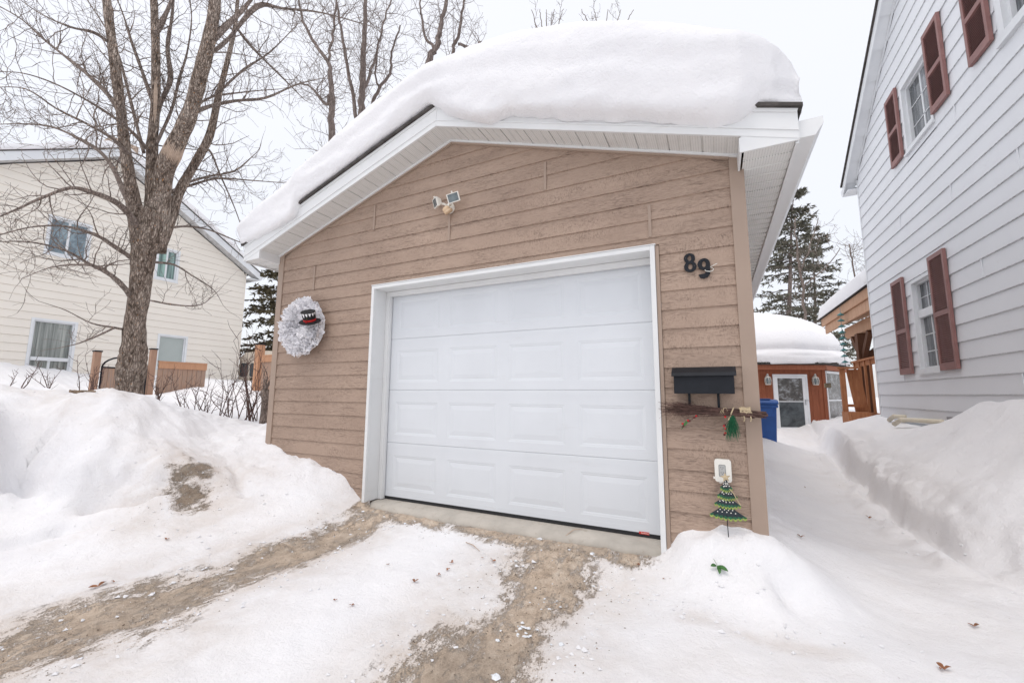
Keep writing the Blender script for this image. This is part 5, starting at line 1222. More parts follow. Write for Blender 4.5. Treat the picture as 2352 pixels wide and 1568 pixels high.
for i in range(n + 1):
    x = EXx - .07 + (9.6 - EXx) * max(0, i - 1) / n
    for (y, z_, t) in prof: V.append((x - .02 * (i == 1), y, EZ + .03 + .312 * (x - EXx) + t * (i > 0) * min(1, (i + .3) / 3.6) ** .5 + float(fbm(np.array([x * 2.]), np.array([y * 2.]), 7, 3)[0]) * .03 * (i > 0)))
k = len(prof); F = [(i * k + j, (i + 1) * k + j, (i + 1) * k + j + 1, i * k + j + 1) for i in range(n) for j in range(k - 1)]
m_ = len(V); V += [(EXx - .07 + (9.6 - EXx) * max(0, i - 1) / n, prof[j][0], EZ + .03 + .312 * (-.07 + (9.6 - EXx) * max(0, i - 1) / n)) for i in range(n + 1) for j in (0, k - 1)]
F += [(i * k, m_ + 2 * i, m_ + 2 * i + 2, (i + 1) * k) for i in range(n)] + [(i * k + k - 1, (i + 1) * k + k - 1, m_ + 2 * i + 3, m_ + 2 * i + 1) for i in range(n)]
tag(MB().add(V, F).build('roof_snow', M['snow'], None, smooth=True), 'slanting snow slab on the small cedar porch roof', 'snow')
rc_ = thing('rain_chain', 'rain chain of small teal metal cups hanging from the porch eave', 'rain chain', (5.76, 9.0, 1.4))
p_t, p_b = on(0, 5.74, 1932, 722), on(0, 5.74, 1941, 848); yc = (p_t[1] + p_b[1]) / 2; zt_, zb_ = on(1, yc, 1932, 722)[2], on(1, yc, 1941, 845)[2]; xc = 5.74
MB().tube([(xc, yc, EZ - .05), (xc, yc, zb_ - .06)], .006, 5).build('chain', M['steel'], rc_)
for k in range(10):
    z_ = zt_ + (zb_ - zt_) * k / 9; r_ = .075 if k < 9 else .11
    MB().lathe([(.012, .035), (.03, .022), (r_, -.012), (r_ * .97, -.018), (.025, .01), (.01, .02)], (xc, yc, z_), 10).build('cup', M['teal'], rc_)

# ------------------------------------------------------------------ fences and yard on the left
def plank_fence(name, lb, ax, c, t0, t1, z0, ztop, width=.14, rail=True, grp=None, cat='fence'):
    """boards standing on the line ax=c between t0 and t1 (ax 0: plane x=c, ax 1: plane y=c)"""
    o = thing(name, lb, cat, ((c, (t0 + t1) / 2, z0) if ax == 0 else ((t0 + t1) / 2, c, z0)), grp)
    m = MB(); n = max(2, int(abs(t1 - t0) / width))
    for i in range(n):
        a = t0 + (t1 - t0) * i / n + .004; b = t0 + (t1 - t0) * (i + 1) / n - .004; o_ = R.uniform(-.004, .004)
        if ax == 0: m.box(c - .01 + o_, c + .01 + o_, a, b, z0, ztop - .1)
        else: m.box(a, b, c - .01 + o_, c + .01 + o_, z0, ztop - .1)
    m.build('boards', M['fence'], o)
    m = MB()
    if ax == 0: m.box(c - .03, c + .05, t0, t1, ztop - .015, ztop + .015); m.box(c + .012, c + .04, t0, t1, ztop - .16, ztop - .016)
    else: m.box(t0, t1, c - .05, c + .03, ztop - .015, ztop + .015); m.box(t0, t1, c - .04, c - .012, ztop - .16, ztop - .016)
    m.build('top_rail', M['fence_top'], o); return o
FX = -9.0
def fpost(u, v, lb, w_=.055):
    p = on(0, FX, u, v); t = thing('fence_post', lb, 'post', (FX, p[1], .7), 'posts of the plank fence')
    MB().box(FX - w_, FX + w_, p[1] - w_, p[1] + w_, .7, p[2]).build('shaft', wood_mat('fence_post_wood_%d' % u, (.34, .20, .14), (.42, .27, .19), (.2, .12, .08)), t); MB().box(FX - w_ - .012, FX + w_ + .012, p[1] - w_ - .012, p[1] + w_ + .012, p[2] + .001, p[2] + .03).build('post_cap', M['black'], t); return p
pA = fpost(224, 808, 'fence post with black cap left of the maple trunk, beside the arched gate'); pB = fpost(353, 803, 'fence post with black cap just right of the maple trunk')
q0, q1 = on(0, FX, 364, 828), on(0, FX, 474, 838)
plank_fence('plank_fence', 'weathered plank fence panel right of the maple trunk before the cream house', 0, FX, q0[1], q1[1], .7, (q0[2] + q1[2]) / 2, .105, grp='panels of plank fence')
gp_ = on(0, FX, 300, 870)
gt_ = thing('garden_gate', 'plank gate with black arched metal frame partly hidden behind the maple trunk', 'gate', (FX, (pA[1] + pB[1]) / 2, .7))
m = MB(); y0, y1 = pA[1] + .10, pB[1] - .10; zt_ = on(0, FX, 240, 838)[2]; n = int((y1 - y0) / .11)
for i in range(n): m.box(FX - .01, FX + .01, y0 + (y1 - y0) * i / n + .003, y0 + (y1 - y0) * (i + 1) / n - .003, .7, zt_ - .04)
m.build('boards', M['fence'], gt_)
ym_ = (y0 + y1) / 2; rr = (y1 - y0) / 2
MB().tube([(FX + .02, y0, .7), (FX + .02, y0, zt_ - .05)] + [(FX + .02, ym_ - rr * math.cos(a), zt_ - .05 + rr * .62 * math.sin(a)) for a in np.linspace(0, math.pi, 14)] + [(FX + .02, y1, .7)], .018, 6).tube([(FX + .02, y0, zt_ - .05), (FX + .02, y1, zt_ - .05)], .018, 6).build('arch_frame', M['black'], gt_)
p = on(1, 3.4, 598, 792)
t = thing('fence_post', 'tall cedar fence post close to the left corner of the tan garage', 'post', (p[0], 3.4, .6), 'posts of the plank fence'); MB().box(p[0] - .09, p[0] + .07, 3.33, 3.49, .6, p[2]).build('shaft', M['fence_top'], t); MB().box(p[0] - .1, p[0] + .08, 3.32, 3.50, p[2] + .001, p[2] + .03).build('post_cap', M['black'], t)
q = on(1, 3.4, 604, 817); plank_fence('plank_fence', 'orange plank fence panel just left of the tan garage corner', 1, 3.4, q[0], q[0] + 2.6, .5, q[2], .12, grp='panels of plank fence')

# cream motor caravan parked beyond the fence
c0, c1 = dep(15, 547, 905), dep(15, 592, 805); cv = thing('parked_caravan', 'cream parked caravan with grey windows glimpsed between the cream house and the fence', 'caravan', (c0[0] + .8, c0[1] + .4, c0[2]), rz=ROT[2])
W2 = 1.0; zl, zh = 0, c1[2] - c0[2]
body = [(-.95, zl + .1), (1.2, zl + .1), (1.2, zh - .2), (1.05, zh - .03), (0, zh + .02), (-.75, zh - .05), (-.95, zh - .25)]
child(MB().prism(body, 1, 0, 4), 'body', simple('cream_fibreglass', (.66, .58, .48), .45, .05), cv)
for x0, x1 in ((-.9, -.62), (-.55, .25), (.33, 1.1)):
    f = child(MB().prism(rrect(x0, x1, zh * .40, zh * .72, .08), 1, -.012, -.001), 'window', M['g_dark'], cv)
child(MB().box(-.98, 1.22, -.12, -.002, zl + .12, zl + .34), 'bumper', simple('brown_bumper', (.14, .10, .08), .6), cv)

# ------------------------------------------------------------------ trees
def grow(mb, p, d, L, r0, lvl, rg, up=.15, wob=.28, n=None, sides=4, rmin=.0016, kids=None, taper=.75, droop=0):
    """a wandering branch; returns its points"""
    n = n or max(4, int(L / .09) if lvl < 2 else 5); n = min(n, 14)
    d = Vector(d).normalized(); pts = [Vector(p)]; rad = [r0]; st = L / n
    for i in range(n):
        d = (d + Vector((rg.gauss(0, wob), rg.gauss(0, wob), rg.gauss(0, wob))) * .6 + Vector((0, 0, up * .3 - droop * i / n))).normalized()
        pts.append(pts[-1] + d * st); rad.append(max(rmin, r0 * (1 - taper * (i + 1) / n)))
    mb.tube(pts, rad, sides, False); return pts, rad
def twiggy(mb, pts, rad, rg, dens, L1, L2, knob=None, spread=1.0, rmin=.0022, levels=2, side_bias=None, start=.15):
    """second and third order twigs along a limb"""
    for i in range(1, len(pts)):
        a, b = Vector(pts[i - 1]), Vector(pts[i]); seg = (b - a).length; t = (b - a).normalized()
        if i / len(pts) < start: continue
        k = seg * dens; k = int(k) + (rg.random() < k - int(k))
        for _ in range(k):
            q = a.lerp(b, rg.random()); perp = Vector((rg.gauss(0, 1), rg.gauss(0, 1), rg.gauss(0, 1) + .35)); perp = (perp - t * perp.dot(t)).normalized()
            d = (t * rg.uniform(.1, .9) + perp * spread).normalized(); L = rg.uniform(.45, 1.0) * L1; r = max(rmin, min(rad[i] * .5, .004 + L * .008))
            p2, r2 = grow(mb, q, d, L, r, 1, rg, up=.25, wob=.30, rmin=rmin, n=7)
            for j in range(1, len(p2)):
                if rg.random() < .85:
                    t2 = (p2[j] - p2[j - 1]).normalized(); pp = Vector((rg.gauss(0, 1), rg.gauss(0, 1), rg.gauss(0, 1) + .3)); pp = (pp - t2 * pp.dot(t2)).normalized()
                    p3, r3 = grow(mb, p2[j], (t2 * .6 + pp), rg.uniform(.4, 1) * L2, max(rmin * .8, r2[j] * .6), 2, rg, wob=.32, n=4, sides=3, rmin=rmin * .7)
                    if levels > 2 and rg.random() < .7:
                        grow(mb, p3[2], (pp + Vector((rg.gauss(0, .6), rg.gauss(0, .6), rg.gauss(0, .6)))), rg.uniform(.3, .6) * L2, rmin * .8, 3, rg, n=3, sides=3, rmin=rmin * .6)
def smooth_path(P, k=4):
    P = [np.array(p, float) for p in P]; Q = [2 * P[0] - P[1]] + P + [2 * P[-1] - P[-2]]; out = []
    for i in range(len(P) - 1):
        for t in np.arange(k) / k:
            p0, p1, p2, p3 = Q[i:i + 4]; out.append(.5 * (2 * p1 + (p2 - p0) * t + (2 * p0 - 5 * p1 + 4 * p2 - p3) * t * t + (3 * p1 - p0 - 3 * p2 + p3) * t ** 3))
    out.append(P[-1]); return out
TD = 5.9
def limb(mb, L, sides=8, rough=.06, k=4, rg=random.Random(1)):
    """L: (u, v, depth offset, width in px)"""
    pts = [dep(TD + o, u, v) for u, v, o, w_ in L]; rad = [w_ / 2 * (TD + o) / FPX * .92 / math.sqrt(1 + ((u - 1176) / FPX) ** 2) for u, v, o, w_ in L]
    a = smooth_path([tuple(p) + (r_,) for p, r_ in zip(pts, rad)], k); P = [q[:3] for q in a]; Rr = [max(.003, q[3] * (1 + rg.uniform(-rough, rough))) for q in a]
    mb.tube(P, Rr, sides); return [Vector(p) for p in P], Rr
tree = thing('maple_tree', 'large bare maple with mottled bark and several rising limbs left of the garage', 'tree', tuple(dep(TD, 296, 960)))
tk = MB(); rg = random.Random(11)
trunk = [(292, 990, 0, 92), (295, 915, 0, 76), (303, 840, 0, 80), (308, 800, 0, 70), (310, 740, 0, 58), (320, 680, 0, 58), (327, 610, 0, 62), (335, 540, 0, 74), (342, 480, 0, 84)]
limb(tk, trunk, 20, .045, 6)
main = []
main.append(limb(tk, [(322, 560, -.05, 50), (308, 470, -.15, 42), (296, 400, -.25, 34), (286, 330, -.3, 31), (277, 250, -.35, 28), (263, 140, -.4, 30), (252, 60, -.4, 26), (238, -60, -.4, 22)], 12))
main.append(limb(tk, [(350, 560, 0, 55), (352, 470, 0, 46), (350, 400, 0, 36), (350, 330, .05, 30), (357, 240, .1, 24), (358, 140, .1, 24), (356, 60, .1, 22), (350, -60, .1, 18)], 12))
main.append(limb(tk, [(360, 580, .05, 50), (366, 480, .05, 60), (378, 390, 0, 52), (410, 320, -.05, 46), (438, 255, -.1, 42), (458, 180, -.15, 40), (476, 110, -.2, 38), (490, 40, -.2, 32), (500, -60, -.2, 26)], 14))
main.append(limb(tk, [(372, 570, .1, 24), (392, 505, .2, 30), (412, 440, .3, 28), (450, 372, .4, 25), (482, 310, .5, 22), (502, 220, .6, 17), (520, 150, .7, 14), (540, 60, .8, 11), (548, -30, .8, 8)], 10))
bt = MB(); bt2 = MB()
def put(L, sides=7, d=5, l1=.7, l2=.33, lev=2, st=.15):
    n_ = len(L); L = [(u, v, o, w_ * (1 - .55 * max(0, i / (n_ - 1) - .35) / .65)) for i, (u, v, o, w_) in enumerate(L)]
    P, Rr = limb(bt, L, sides, .12, 4, rg); d = d * 1.25
    kn = [r_ * (1 + (.22 if rg.random() < .25 else 0)) for r_ in Rr]
    e = (P[-1] - P[-2]).normalized()
    if 0 < L[-1][0] < 900 and L[-1][1] > 0: grow(bt, P[-1], e, .5, Rr[-1], 1, rg, wob=.3, n=7, rmin=.0015, taper=.9)
    twiggy(bt, P, Rr, rg, d * 1.05, l1, l2, levels=2 + (rg.random() < .3), start=st, rmin=.0030); return P, Rr
# limbs that start on the stems
put([(350, 300, .1, 14), (372, 230, .3, 12), (392, 180, .4, 16), (385, 110, .4, 16), (395, 40, .4, 13), (402, -40, .4, 10)])
put([(480, 100, -.2, 20), (520, 60, -.1, 17), (560, 20, 0, 14), (600, -30, 0, 11)])
put([(355, 85, .1, 16), (375, 45, .0, 15), (392, 5, .0, 12), (400, -40, 0, 10)])
put([(318, 525, -.1, 24), (296, 492, -.3, 20), (262, 462, -.5, 19), (205, 440, -.7, 18), (160, 432, -.9, 15), (95, 455, -1.1, 13), (40, 480, -1.3, 12), (-30, 510, -1.5, 10)], 8, 7)
put([(328, 612, 0, 18), (296, 588, -.1, 16), (262, 566, -.2, 14), (220, 540, -.35, 13), (150, 520, -.5, 11), (70, 522, -.7, 9), (-20, 545, -.9, 8)], 7, 7)
put([(310, 690, 0, 22), (285, 660, -.2, 18), (255, 632, -.3, 14), (205, 606, -.5, 12), (150, 575, -.7, 10), (70, 556, -1.0, 9), (-10, 555, -1.2, 8)], 7, 7)
put([(255, 632, -.3, 12), (225, 612, -.1, 10), (165, 608, .1, 8), (110, 616, .3, 6), (50, 640, .5, 5)], 6, 7)
put([(304, 478, -.1, 20), (278, 425, .1, 17), (256, 380, .3, 14), (222, 342, .5, 13), (175, 315, .6, 11), (120, 292, .7, 10), (60, 285, .8, 8), (-20, 286, .9, 6)], 7, 7)
put([(279, 270, -.35, 15), (250, 220, -.2, 14), (200, 170, 0, 13), (150, 130, .2, 11), (100, 90, .3, 10), (50, 45, .4, 9), (-10, 10, .5, 8)], 7, 8, .8, .4)
put([(345, 350, 0, 12), (300, 300, -.4, 10), (250, 262, -.7, 9), (190, 225, -1.0, 8), (120, 190, -1.2, 7), (50, 168, -1.4, 6), (-20, 165, -1.5, 5)], 6, 7)
put([(300, 360, -.3, 11), (260, 320, -.8, 10), (200, 285, -1.2, 9), (130, 250, -1.4, 8), (60, 205, -1.6, 7), (-20, 200, -1.6, 5)], 6, 7)
put([(330, 350, 0, 12), (312, 280, .3, 11), (292, 200, .5, 10), (270, 120, .7, 9), (240, 60, .9, 7), (200, 0, 1, 6)], 6, 8)
put([(352, 240, .1, 11), (325, 160, .3, 10), (300, 90, .3, 9), (285, 40, .3, 8), (262, -20, .3, 6)], 6, 7)
put([(254, 100, -.4, 11), (215, 75, -.6, 10), (160, 62, -.8, 8), (90, 30, -1, 6), (20, -20, -1, 5)], 6, 7)
put([(360, 330, 0, 10), (395, 250, .4, 9), (412, 180, .5, 8), (430, 120, .6, 7), (440, 40, .7, 6), (430, -30, .8, 5)], 6, 7)
put([(385, 402, 0, 9), (420, 300, .4, 8), (470, 230, .8, 7), (560, 212, 1, 6), (640, 205, 1.2, 4)], 6, 7)
put([(440, 262, -.1, 12), (480, 245, .3, 11), (540, 232, .6, 9), (610, 225, .9, 8), (680, 195, 1.2, 6), (740, 180, 1.4, 4)], 6, 7)
put([(396, 440, .2, 11), (430, 420, .4, 9), (480, 405, .7, 8), (540, 392, 1, 7), (590, 350, 1.2, 5)], 6, 8)
put([(394, 440, .2, 9), (440, 425, .6, 8), (500, 410, .9, 7), (570, 414, 1.2, 6), (650, 420, 1.5, 4)], 6, 7)
put([(455, 375, .4, 8), (480, 345, .6, 7), (505, 400, .8, 6), (540, 480, .9, 5), (562, 545, 1.0, 4)], 6, 7, .4)
put([(375, 525, .1, 8), (430, 520, .4, 7), (480, 528, .6, 6), (540, 552, .8, 5), (575, 565, 1, 4)], 6, 6, .45)
put([(355, 602, 0, 8), (400, 608, .1, 7), (440, 632, .2, 6), (490, 665, .3, 4), (512, 700, .3, 3)], 6, 4, .35)
put([(345, 690, 0, 6), (400, 700, .1, 5), (460, 700, .2, 4), (500, 670, .3, 3)], 6, 4, .3)
put([(302, 760, 0, 8), (262, 752, -.2, 7), (210, 742, -.3, 6), (150, 712, -.4, 5), (90, 692, -.6, 4)], 6, 5, .4)
put([(265, 752, -.2, 6), (215, 775, -.1, 6), (175, 790, 0, 5), (130, 800, 0, 4)], 6, 4, .3)
put([(470, 130, -.2, 12), (520, 95, .2, 10), (590, 15, .5, 14), (650, 20, .8, 9), (740, 30, 1.2, 7), (850, 60, 1.6, 5)], 6, 7)
put([(540, 60, .8, 8), (580, 110, 1, 7), (640, 170, 1.3, 6), (700, 230, 1.5, 4)], 6, 8)
put([(505, 210, .6, 8), (560, 160, .9, 7), (620, 120, 1.1, 6), (680, 60, 1.3, 5)], 6, 8)
for P, Rr in main: twiggy(bt, P, Rr, rg, 5.0, .9, .40, levels=2, start=.3, rmin=.0030)
tk.build('trunk', M['bark'], tree, smooth=True); bt.build('crown', M['bark2'], tree)
# bare peeled patch on the middle stems, laid just proud of the bark
pp = MB()
P, Rr = limb(MB(), [(350, 330, .05, 30), (357, 240, .1, 24), (358, 140, .1, 24)], 12, 0)
pc_ = [Vector(p) + Vector((CAM - np.array(p))).normalized() * (r_ * .55) for p, r_ in zip(P, Rr)]; pp.tube(pc_[1:-1], [max(.01, r_ * .62 * math.sin(math.pi * (i + .7) / (len(pc_) - .6)) ** .5) for i, r_ in enumerate(Rr[1:-1])], 10)
P, Rr = limb(MB(), [(384, 378, 0, 52), (398, 345, -.03, 49), (410, 318, -.05, 47)], 12, 0)
ax_ = (P[-1] - P[0]).normalized(); cv_ = (Vector(CAM) - P[2]).normalized(); sd_ = ax_.cross(cv_).normalized()
for k in range(17):
    an = -1.25 + 2.5 * k / 16; o_ = (cv_ * math.cos(an) + sd_ * math.sin(an)) * (Rr[2] * 1.0); i0, i1 = rg.uniform(0, .22), rg.uniform(.55, .95)
    pp.tube([P[0].lerp(P[-1], i0) + o_, P[0].lerp(P[-1], (i0 + i1) / 2) + o_, P[0].lerp(P[-1], i1) + o_], [.002, .0125, .002], 6)
pp.build('peeled_patch', M['barewood'], tree, smooth=True)

def bare_tree(lb, stems, D, grp, l1, l2, dens=3, rmin=.006, mat='bark3', name='bare_tree'):
    r_ = random.Random(len(lb) * 7 + int(D * 10)); b = dep(D, stems[0][0][0], stems[0][0][1]); t = thing(name, lb, 'tree', (b[0], b[1], -.3), grp)
    a, c = MB(), MB()
    for S_ in stems:
        P0 = [dep(D + o, u, v) for u, v, o, w_ in S_]; R0 = [w_ / 2 * (D + o) / FPX * .78 for u, v, o, w_ in S_]
        q = smooth_path([tuple(p) + (x,) for p, x in zip(P0, R0)], 5); P = [Vector(z_[:3]) + Vector((r_.gauss(0, .02), r_.gauss(0, .02), 0)) for z_ in q]; Rr = [max(.01, z_[3]) for z_ in q]
        if S_[0][1] > 350: pass
        a.tube(P, Rr, 8)
        twiggy(c, P, Rr, r_, dens, l1, l2, rmin=rmin, levels=3, start=.12)
    a.build('trunk', M[mat], t, smooth=True); c.build('crown', M[mat], t); return t
bare_tree('bare grey tree with two crossing stems rising behind the left roof slope', [[(780, 700, 0, 24), (766, 480, 0, 22), (762, 310, 0, 19), (763, 240, 0, 16), (760, 180, 0, 13), (752, 140, 0, 11), (715, 90, .3, 9), (690, 20, .6, 6), (680, -50, .6, 4)], [(760, 210, 0, 9), (748, 240, .2, 8), (720, 205, .5, 6), (690, 190, .8, 4)], [(752, 140, 0, 8), (765, 80, .3, 7), (772, 10, .3, 5), (775, -50, .3, 4)]], 13.0, 'bare trees behind the garage', 1.5, .7, 5.5)
bare_tree('bare grey tree with the stoutest straight stem just behind the left roof slope', [[(828, 600, 0, 24), (828, 300, 0, 21), (832, 210, 0, 18), (834, 130, 0, 15), (838, 60, 0, 12), (842, -50, 0, 9)], [(818, 280, 0, 11), (808, 200, .3, 10), (790, 110, .5, 8), (778, 30, .7, 6), (770, -40, .7, 4)], [(838, 200, 0, 9), (862, 130, .3, 7), (880, 60, .5, 5), (905, -20, .6, 4)]], 14.5, 'bare trees behind the garage', 1.6, .75, 5.0)
bare_tree('slender bare tree with an arching stem between the stout tree and the twin-stemmed one', [[(850, 450, 0, 12), (856, 250, 0, 10), (872, 205, 0, 9), (895, 170, 0, 8), (900, 120, 0, 6), (920, 60, 0, 4)], [(872, 205, 0, 6), (862, 170, 0, 5), (868, 110, 0, 4)]], 15.5, 'bare trees behind the garage', 1.2, .6, 5.0)
bare_tree('bare twin-stemmed tree standing above the left part of the roof snow, rightmost of the row', [[(975, 400, 0, 22), (984, 155, 0, 19), (1000, 115, 0, 16), (1010, 70, 0, 14), (1022, 20, 0, 11), (1035, -50, 0, 9)], [(1040, 300, 0, 12), (1040, 130, 0, 10), (1052, 85, 0, 9), (1062, 30, 0, 7), (1075, -40, 0, 5)], [(1000, 115, 0, 9), (975, 80, .4, 7), (968, 20, .6, 5), (955, -40, .6, 4)], [(1052, 100, 0, 8), (1085, 110, .2, 7), (1105, 96, .4, 6)]], 14.0, 'bare trees behind the garage', 1.3, .65, 4.2)
for lb, cu, sp_, dd in (('distant bare treetop peeping over the highest part of the roof snow, left one', 1255, (-26, -12, 0, 14, 30), 24), ('distant bare treetop peeping over the highest part of the roof snow, right one', 1388, (-40, -18, 6, 30, 52), 24)):
    stems = [[(cu + a * .4, 300, 0, 6), (cu + a * .6, 110, 0, 4.5), (cu + a, 50, 0, 2.6), (cu + a * 1.3, 22, 0, 1.6)] for a in sp_]
    bare_tree(lb, stems, dd, 'distant bare treetops', 1.1, .5, 1.2, .010)

def conifer(lb, u, vtop, vbot, D, zb, halfw, mat, seed, gap=.15, tw=14, grp=None, lean=0, zmin=1.0, dens=1.0):
    r_ = random.Random(seed); top = Vector(dep(D, u + lean, vtop)); bot = Vector(dep(D, u, vbot)); bot.z = zb; bot.x, bot.y = dep(D, u, vbot)[0], dep(D, u, vbot)[1]
    t = thing('spruce_tree', lb, 'tree', bot, grp); a, b, c = MB(), MB(), MB(); H = top.z - bot.z
    tr_ = tw / 2 * D / FPX; a.tube([bot.lerp(top, i / 10) + Vector((r_.gauss(0, .03), r_.gauss(0, .03), 0)) for i in range(11)], [tr_ * (1.15 - i / 10 * 1.08) for i in range(11)], 9)
    def tuft(p, d, s_):
        d = d.normalized(); k = r_.randint(5, 7)
        for _ in range(k):
            e = (d + Vector((r_.gauss(0, .6), r_.gauss(0, .6), r_.gauss(0, .5)))).normalized(); s2 = e.orthogonal().normalized(); s2 = Matrix.Rotation(r_.uniform(0, 6.28), 3, e) @ s2
            L = s_ * r_.uniform(.6, 1.3); w_ = s_ * .13; b.add([p - s2 * w_, p + e * L * .6 - s2 * w_ * .8, p + e * L, p + e * L * .5 + s2 * w_ * .8, p + s2 * w_], [(0, 1, 2, 3, 4)])
    z = max(.02, (zmin - bot.z) / H); 
    while z < .985:
        f = 1 - z; R_ = halfw * (f ** .8) * (1.0 if f < .9 else .9); nb = 5 if z < .8 else 4; ph = r_.uniform(0, 6.28)
        for k in range(nb):
            if r_.random() < gap: continue
            an = ph + k * 2 * math.pi / nb + r_.gauss(0, .25); L = R_ * r_.uniform(.55, 1.15) + .15; p = bot.lerp(top, z + r_.gauss(0, .006)); d = Vector((math.cos(an), math.sin(an), .12 + .55 * max(0, z - .75) * 3 - .28 * f)).normalized()
            n = max(4, int(L / .28)); pts = [p]; 
            for i in range(n):
                d = (d + Vector((r_.gauss(0, .06), r_.gauss(0, .06), (-.06 if i < n * .55 else .11) + r_.gauss(0, .04)))).normalized(); pts.append(pts[-1] + d * L / n)
            a.tube(pts, [max(.008, .028 * f + .012 - .02 * i / n) for i in range(n + 1)], 4, False)
            for i in range(1, n + 1):
                for s_ in (-1, 1):
                    q = pts[i - 1].lerp(pts[i], r_.random()); sd_ = Vector((-math.sin(an), math.cos(an), 0)) * s_; bl = L * .34 * (1.15 - i / (n + 1)) * r_.uniform(.5, 1.3) + .12
                    e = (sd_ + d * .7 + Vector((0, 0, -.10))).normalized(); m = max(2, int(bl / .14 * dens)); last = q
                    for j in range(m):
                        q2 = q + e * bl * (j + 1) / m + Vector((0, 0, -.10 * bl * (j / m) ** 2)) + Vector((r_.gauss(0, .02),) * 3)
                        if r_.random() < .88: tuft(q2, e + Vector((0, 0, -.25)), .19)
                        last = q2
                    a.tube([q, last], [.010, .005], 3, False)
                if r_.random() < .8: tuft(pts[i], d, .19)
        z += r_.uniform(.022, .034) * (1 + .2 * f) * 9 / H
    a.build('trunk', M['bark3'], t); b.build('crown', M[mat], t); return t
conifer('tall thin-branched dark spruce behind the cabin with its trunk showing', 1783, 432, 800, 19, -.3, 3.1, 'needle_r', 3, .30, 15, 'spruces in the back yards', lean=42, zmin=3.0, dens=.75)
conifer('wide ragged spruce right of the tall one behind the porch', 1870, 520, 800, 22, -.3, 3.4, 'needle_r', 8, .45, 10, 'spruces in the back yards', lean=-6, zmin=3.0, dens=.7)
conifer('olive spruce showing between the cream house and the tan garage', 640, 600, 900, 17, .8, 2.5, 'needle_l', 5, .15, 12, 'spruces in the back yards', zmin=1.8)
bare_tree('thin pale bare tree standing in front of the tall spruce behind the cabin', [[(1850, 800, 0, 8), (1846, 700, 0, 7), (1838, 620, 0, 6), (1830, 560, 0, 4), (1826, 500, 0, 3)], [(1838, 620, 0, 4), (1862, 560, 0, 3), (1880, 500, 0, 2)], [(1842, 660, 0, 4), (1900, 610, 0, 3), (1930, 570, 0, 2)]], 16, 'thin bare trees behind the porch', 1.1, .5, 2.5, .006, 'bark2')
bare_tree('faint bare tree filling the gap between the spruces and the pale house', [[(1985, 800, 0, 7), (1975, 690, 0, 5), (1960, 620, 0, 4), (1950, 560, 0, 3)], [(1975, 690, 0, 4), (1990, 620, 0, 3), (1985, 560, 0, 2)]], 20, 'thin bare trees behind the porch', 1.6, .8, 4, .007, 'bark2')

# ------------------------------------------------------------------ shrubs and twigs in the yard snow
def shrub(lb, u, v, D, n, h, spread, seed, lean=0):
    r_ = random.Random(seed); p = Vector(dep(D, u, v)); p.z = gz(p.x, p.y) - .03; t = thing('bare_shrub', lb, 'shrub', p, 'bare shrubs in the yard snow'); m = MB()
    for k in range(n):
        d = Vector((r_.gauss(lean, spread), r_.gauss(0, spread), 1)); q = p + Vector((r_.gauss(0, .07), r_.gauss(0, .07), 0))
        P, Rr = grow(m, q, d, h * r_.uniform(.5, 1.15), .0085, 0, r_, up=.2, wob=.14, n=8, sides=5, rmin=.002, taper=.8)
        for i in range(2, len(P)):
            if r_.random() < .75: 
                P2, _ = grow(m, P[i], Vector((r_.gauss(0, .8), r_.gauss(0, .8), r_.uniform(.3, 1.2))), h * r_.uniform(.12, .35), .0042, 1, r_, up=.3, wob=.2, n=5, rmin=.0016, sides=4)
                if r_.random() < .5: grow(m, P2[2], Vector((r_.gauss(0, .8), r_.gauss(0, .8), .8)), h * .12, .0025, 2, r_, n=3, sides=3, rmin=.0014)
    m.build('stems', M['twig'], t); return t
for a in (('widest bare shrub, right beside the left corner of the garage', 575, 950, 6.3, 14, 1.15, .35, 21), ('bare shrub with tall twigs left of the widest one', 520, 940, 6.6, 9, 1.35, .28, 22, .1), ('small forked shrub right of the fence panel, nearer the middle', 478, 935, 6.8, 6, .55, .22, 23),
          ('small shrub with dark knotted base below the fence panel', 430, 930, 6.8, 7, .75, .25, 24), ('small bare shrub nearest the maple trunk on its right', 360, 935, 6.6, 7, .55, .3, 25), ('thin weedy twigs left of the maple trunk', 215, 905, 7.0, 7, .75, .3, 26),
          ('sparse leaning stalks in the far left snow slope', 120, 905, 7.2, 4, .6, .35, 27), ('low stalks at the left end of the snow bank', 25, 912, 6.2, 3, .45, .45, 28)):
    shrub(*a)
p = Vector(dep(6.0, 606, 975)); st_ = thing('sapling_stump', 'grey pollarded stump hard against the left corner of the garage', 'stump', (p.x, p.y, gz(p.x, p.y)))
m = MB(); r_ = random.Random(4)
P = [Vector(dep(6.0, 602, 990)), Vector(dep(6.0, 606, 960)), Vector(dep(6.0, 609, 925)), Vector(dep(6.0, 611, 895))]; m.tube([p_ for p_ in smooth_path([tuple(q) for q in P], 4)], [.062, .058, .055, .055, .052, .05, .05, .05, .048, .05, .06, .07, .055][:13], 10)
for k in range(7): grow(m, P[3] + Vector((r_.gauss(0, .03), r_.gauss(0, .03), .0)), Vector((r_.gauss(-.3, .5), r_.gauss(0, .4), 1)), r_.uniform(.25, .6), .009, 0, r_, n=6, sides=5, rmin=.002)
m.build('stem', M['bark2'], st_, smooth=True)

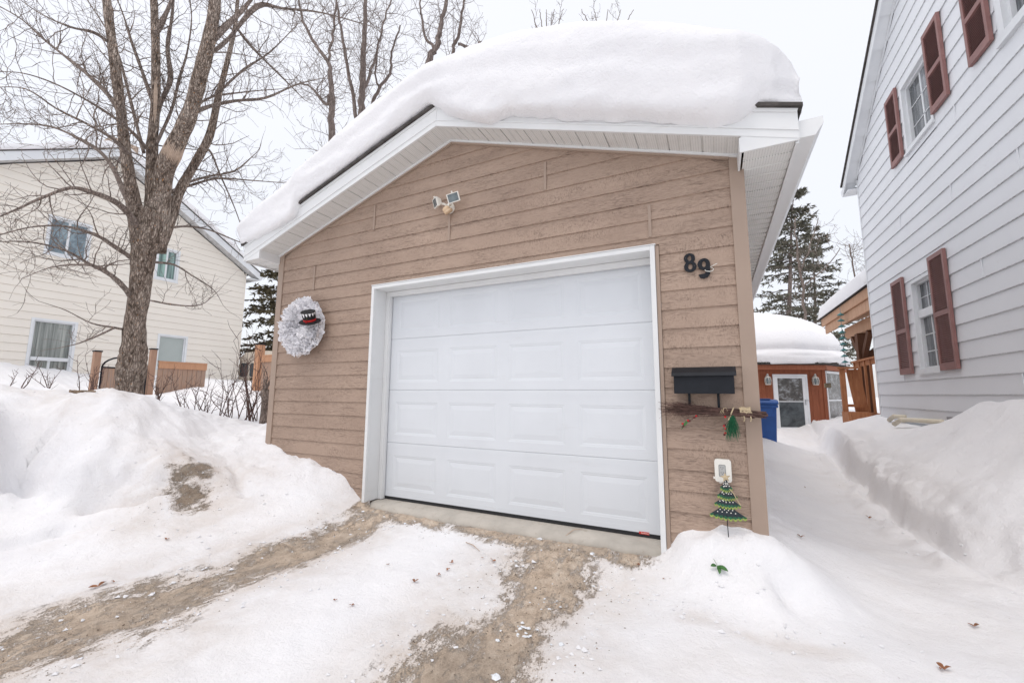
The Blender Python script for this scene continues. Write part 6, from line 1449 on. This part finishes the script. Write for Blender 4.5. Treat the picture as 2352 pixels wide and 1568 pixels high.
# ------------------------------------------------------------------ crumbs of snow and grit nobody could count
def scatter(name, mat, n, pick, rmin, rmax, seed, flat=.7):
    r_ = random.Random(seed); rg_ = np.random.RandomState(seed); m = MB(); pts = [pick(r_) for _ in range(n)]
    zz = ground_z(np.array([p[0] for p in pts]), np.array([p[1] for p in pts]))
    for (x, y), z_ in zip(pts, zz):
        r0 = rmin + (rmax - rmin) * r_.random() ** 3; n0 = len(m.v)
        q = [(1, 0, 0), (-1, 0, 0), (0, 1, 0), (0, -1, 0), (0, 0, 1), (0, 0, -1)]
        m.add([(x + a * r0 * r_.uniform(.6, 1.3) + r_.gauss(0, r0 * .25), y + b * r0 * r_.uniform(.6, 1.3) + r_.gauss(0, r0 * .25), z_ + c * r0 * flat * r_.uniform(.6, 1.2) + r0 * .25) for a, b, c in q],
              [(0, 2, 4), (2, 1, 4), (1, 3, 4), (3, 0, 4), (2, 0, 5), (1, 2, 5), (3, 1, 5), (0, 3, 5)])
    o = m.build(name, mat); o['kind'] = 'stuff'; return o
def pick_crumb(r):
    k = r.random()
    if k < .22: t = r.uniform(.3, 8); i = np.interp(t, base_line[::-1][3:, 1], base_line[::-1][3:, 0]); return (i + r.gauss(-.10, .12), t)
    if k < .42: return (r.gauss(-1.0, .9), r.gauss(-1.0, .5))
    if k < .50: return (r.gauss(3.1, .35), r.gauss(-.48, .12))
    if k < .6: return (r.gauss(-2.6, .8), r.gauss(-.9, .6))
    if k < .75: s_ = r.choice((-1, 1)); return (.17 + s_ * r.gauss(.3, .07), r.uniform(-2.4, -.2))
    if k < .90: s_ = r.choice((-1, 1)); return (2.06 + s_ * r.gauss(.38, .09), r.uniform(-1.8, -.2))
    return (r.uniform(-.2, 2.6), r.gauss(-.33, .12))
tag(scatter('snow_crumbs', M['snow'], 1500, pick_crumb, .003, .016, 3), 'loose crumbs of snow along the banks and tracks', 'snow crumbs')
def pick_grit(r):
    k = r.random()
    if k < .30: return (.18 + r.gauss(0, .16), r.uniform(-2.6, -.1))
    if k < .70: return (2.06 + r.gauss(0, .2), r.uniform(-1.9, -.1))
    if k < .85: return (r.uniform(-.1, 2.6), r.gauss(-.12, .06))
    return (pc[0] + r.gauss(0, .16), pc[1] + r.gauss(0, .16))
tag(scatter('grit', simple('brown_grit', (.26, .205, .16), .95, .6, 90), 3500, pick_grit, .0015, .006, 5), 'sand and small stones lying in the wheel tracks', 'grit')
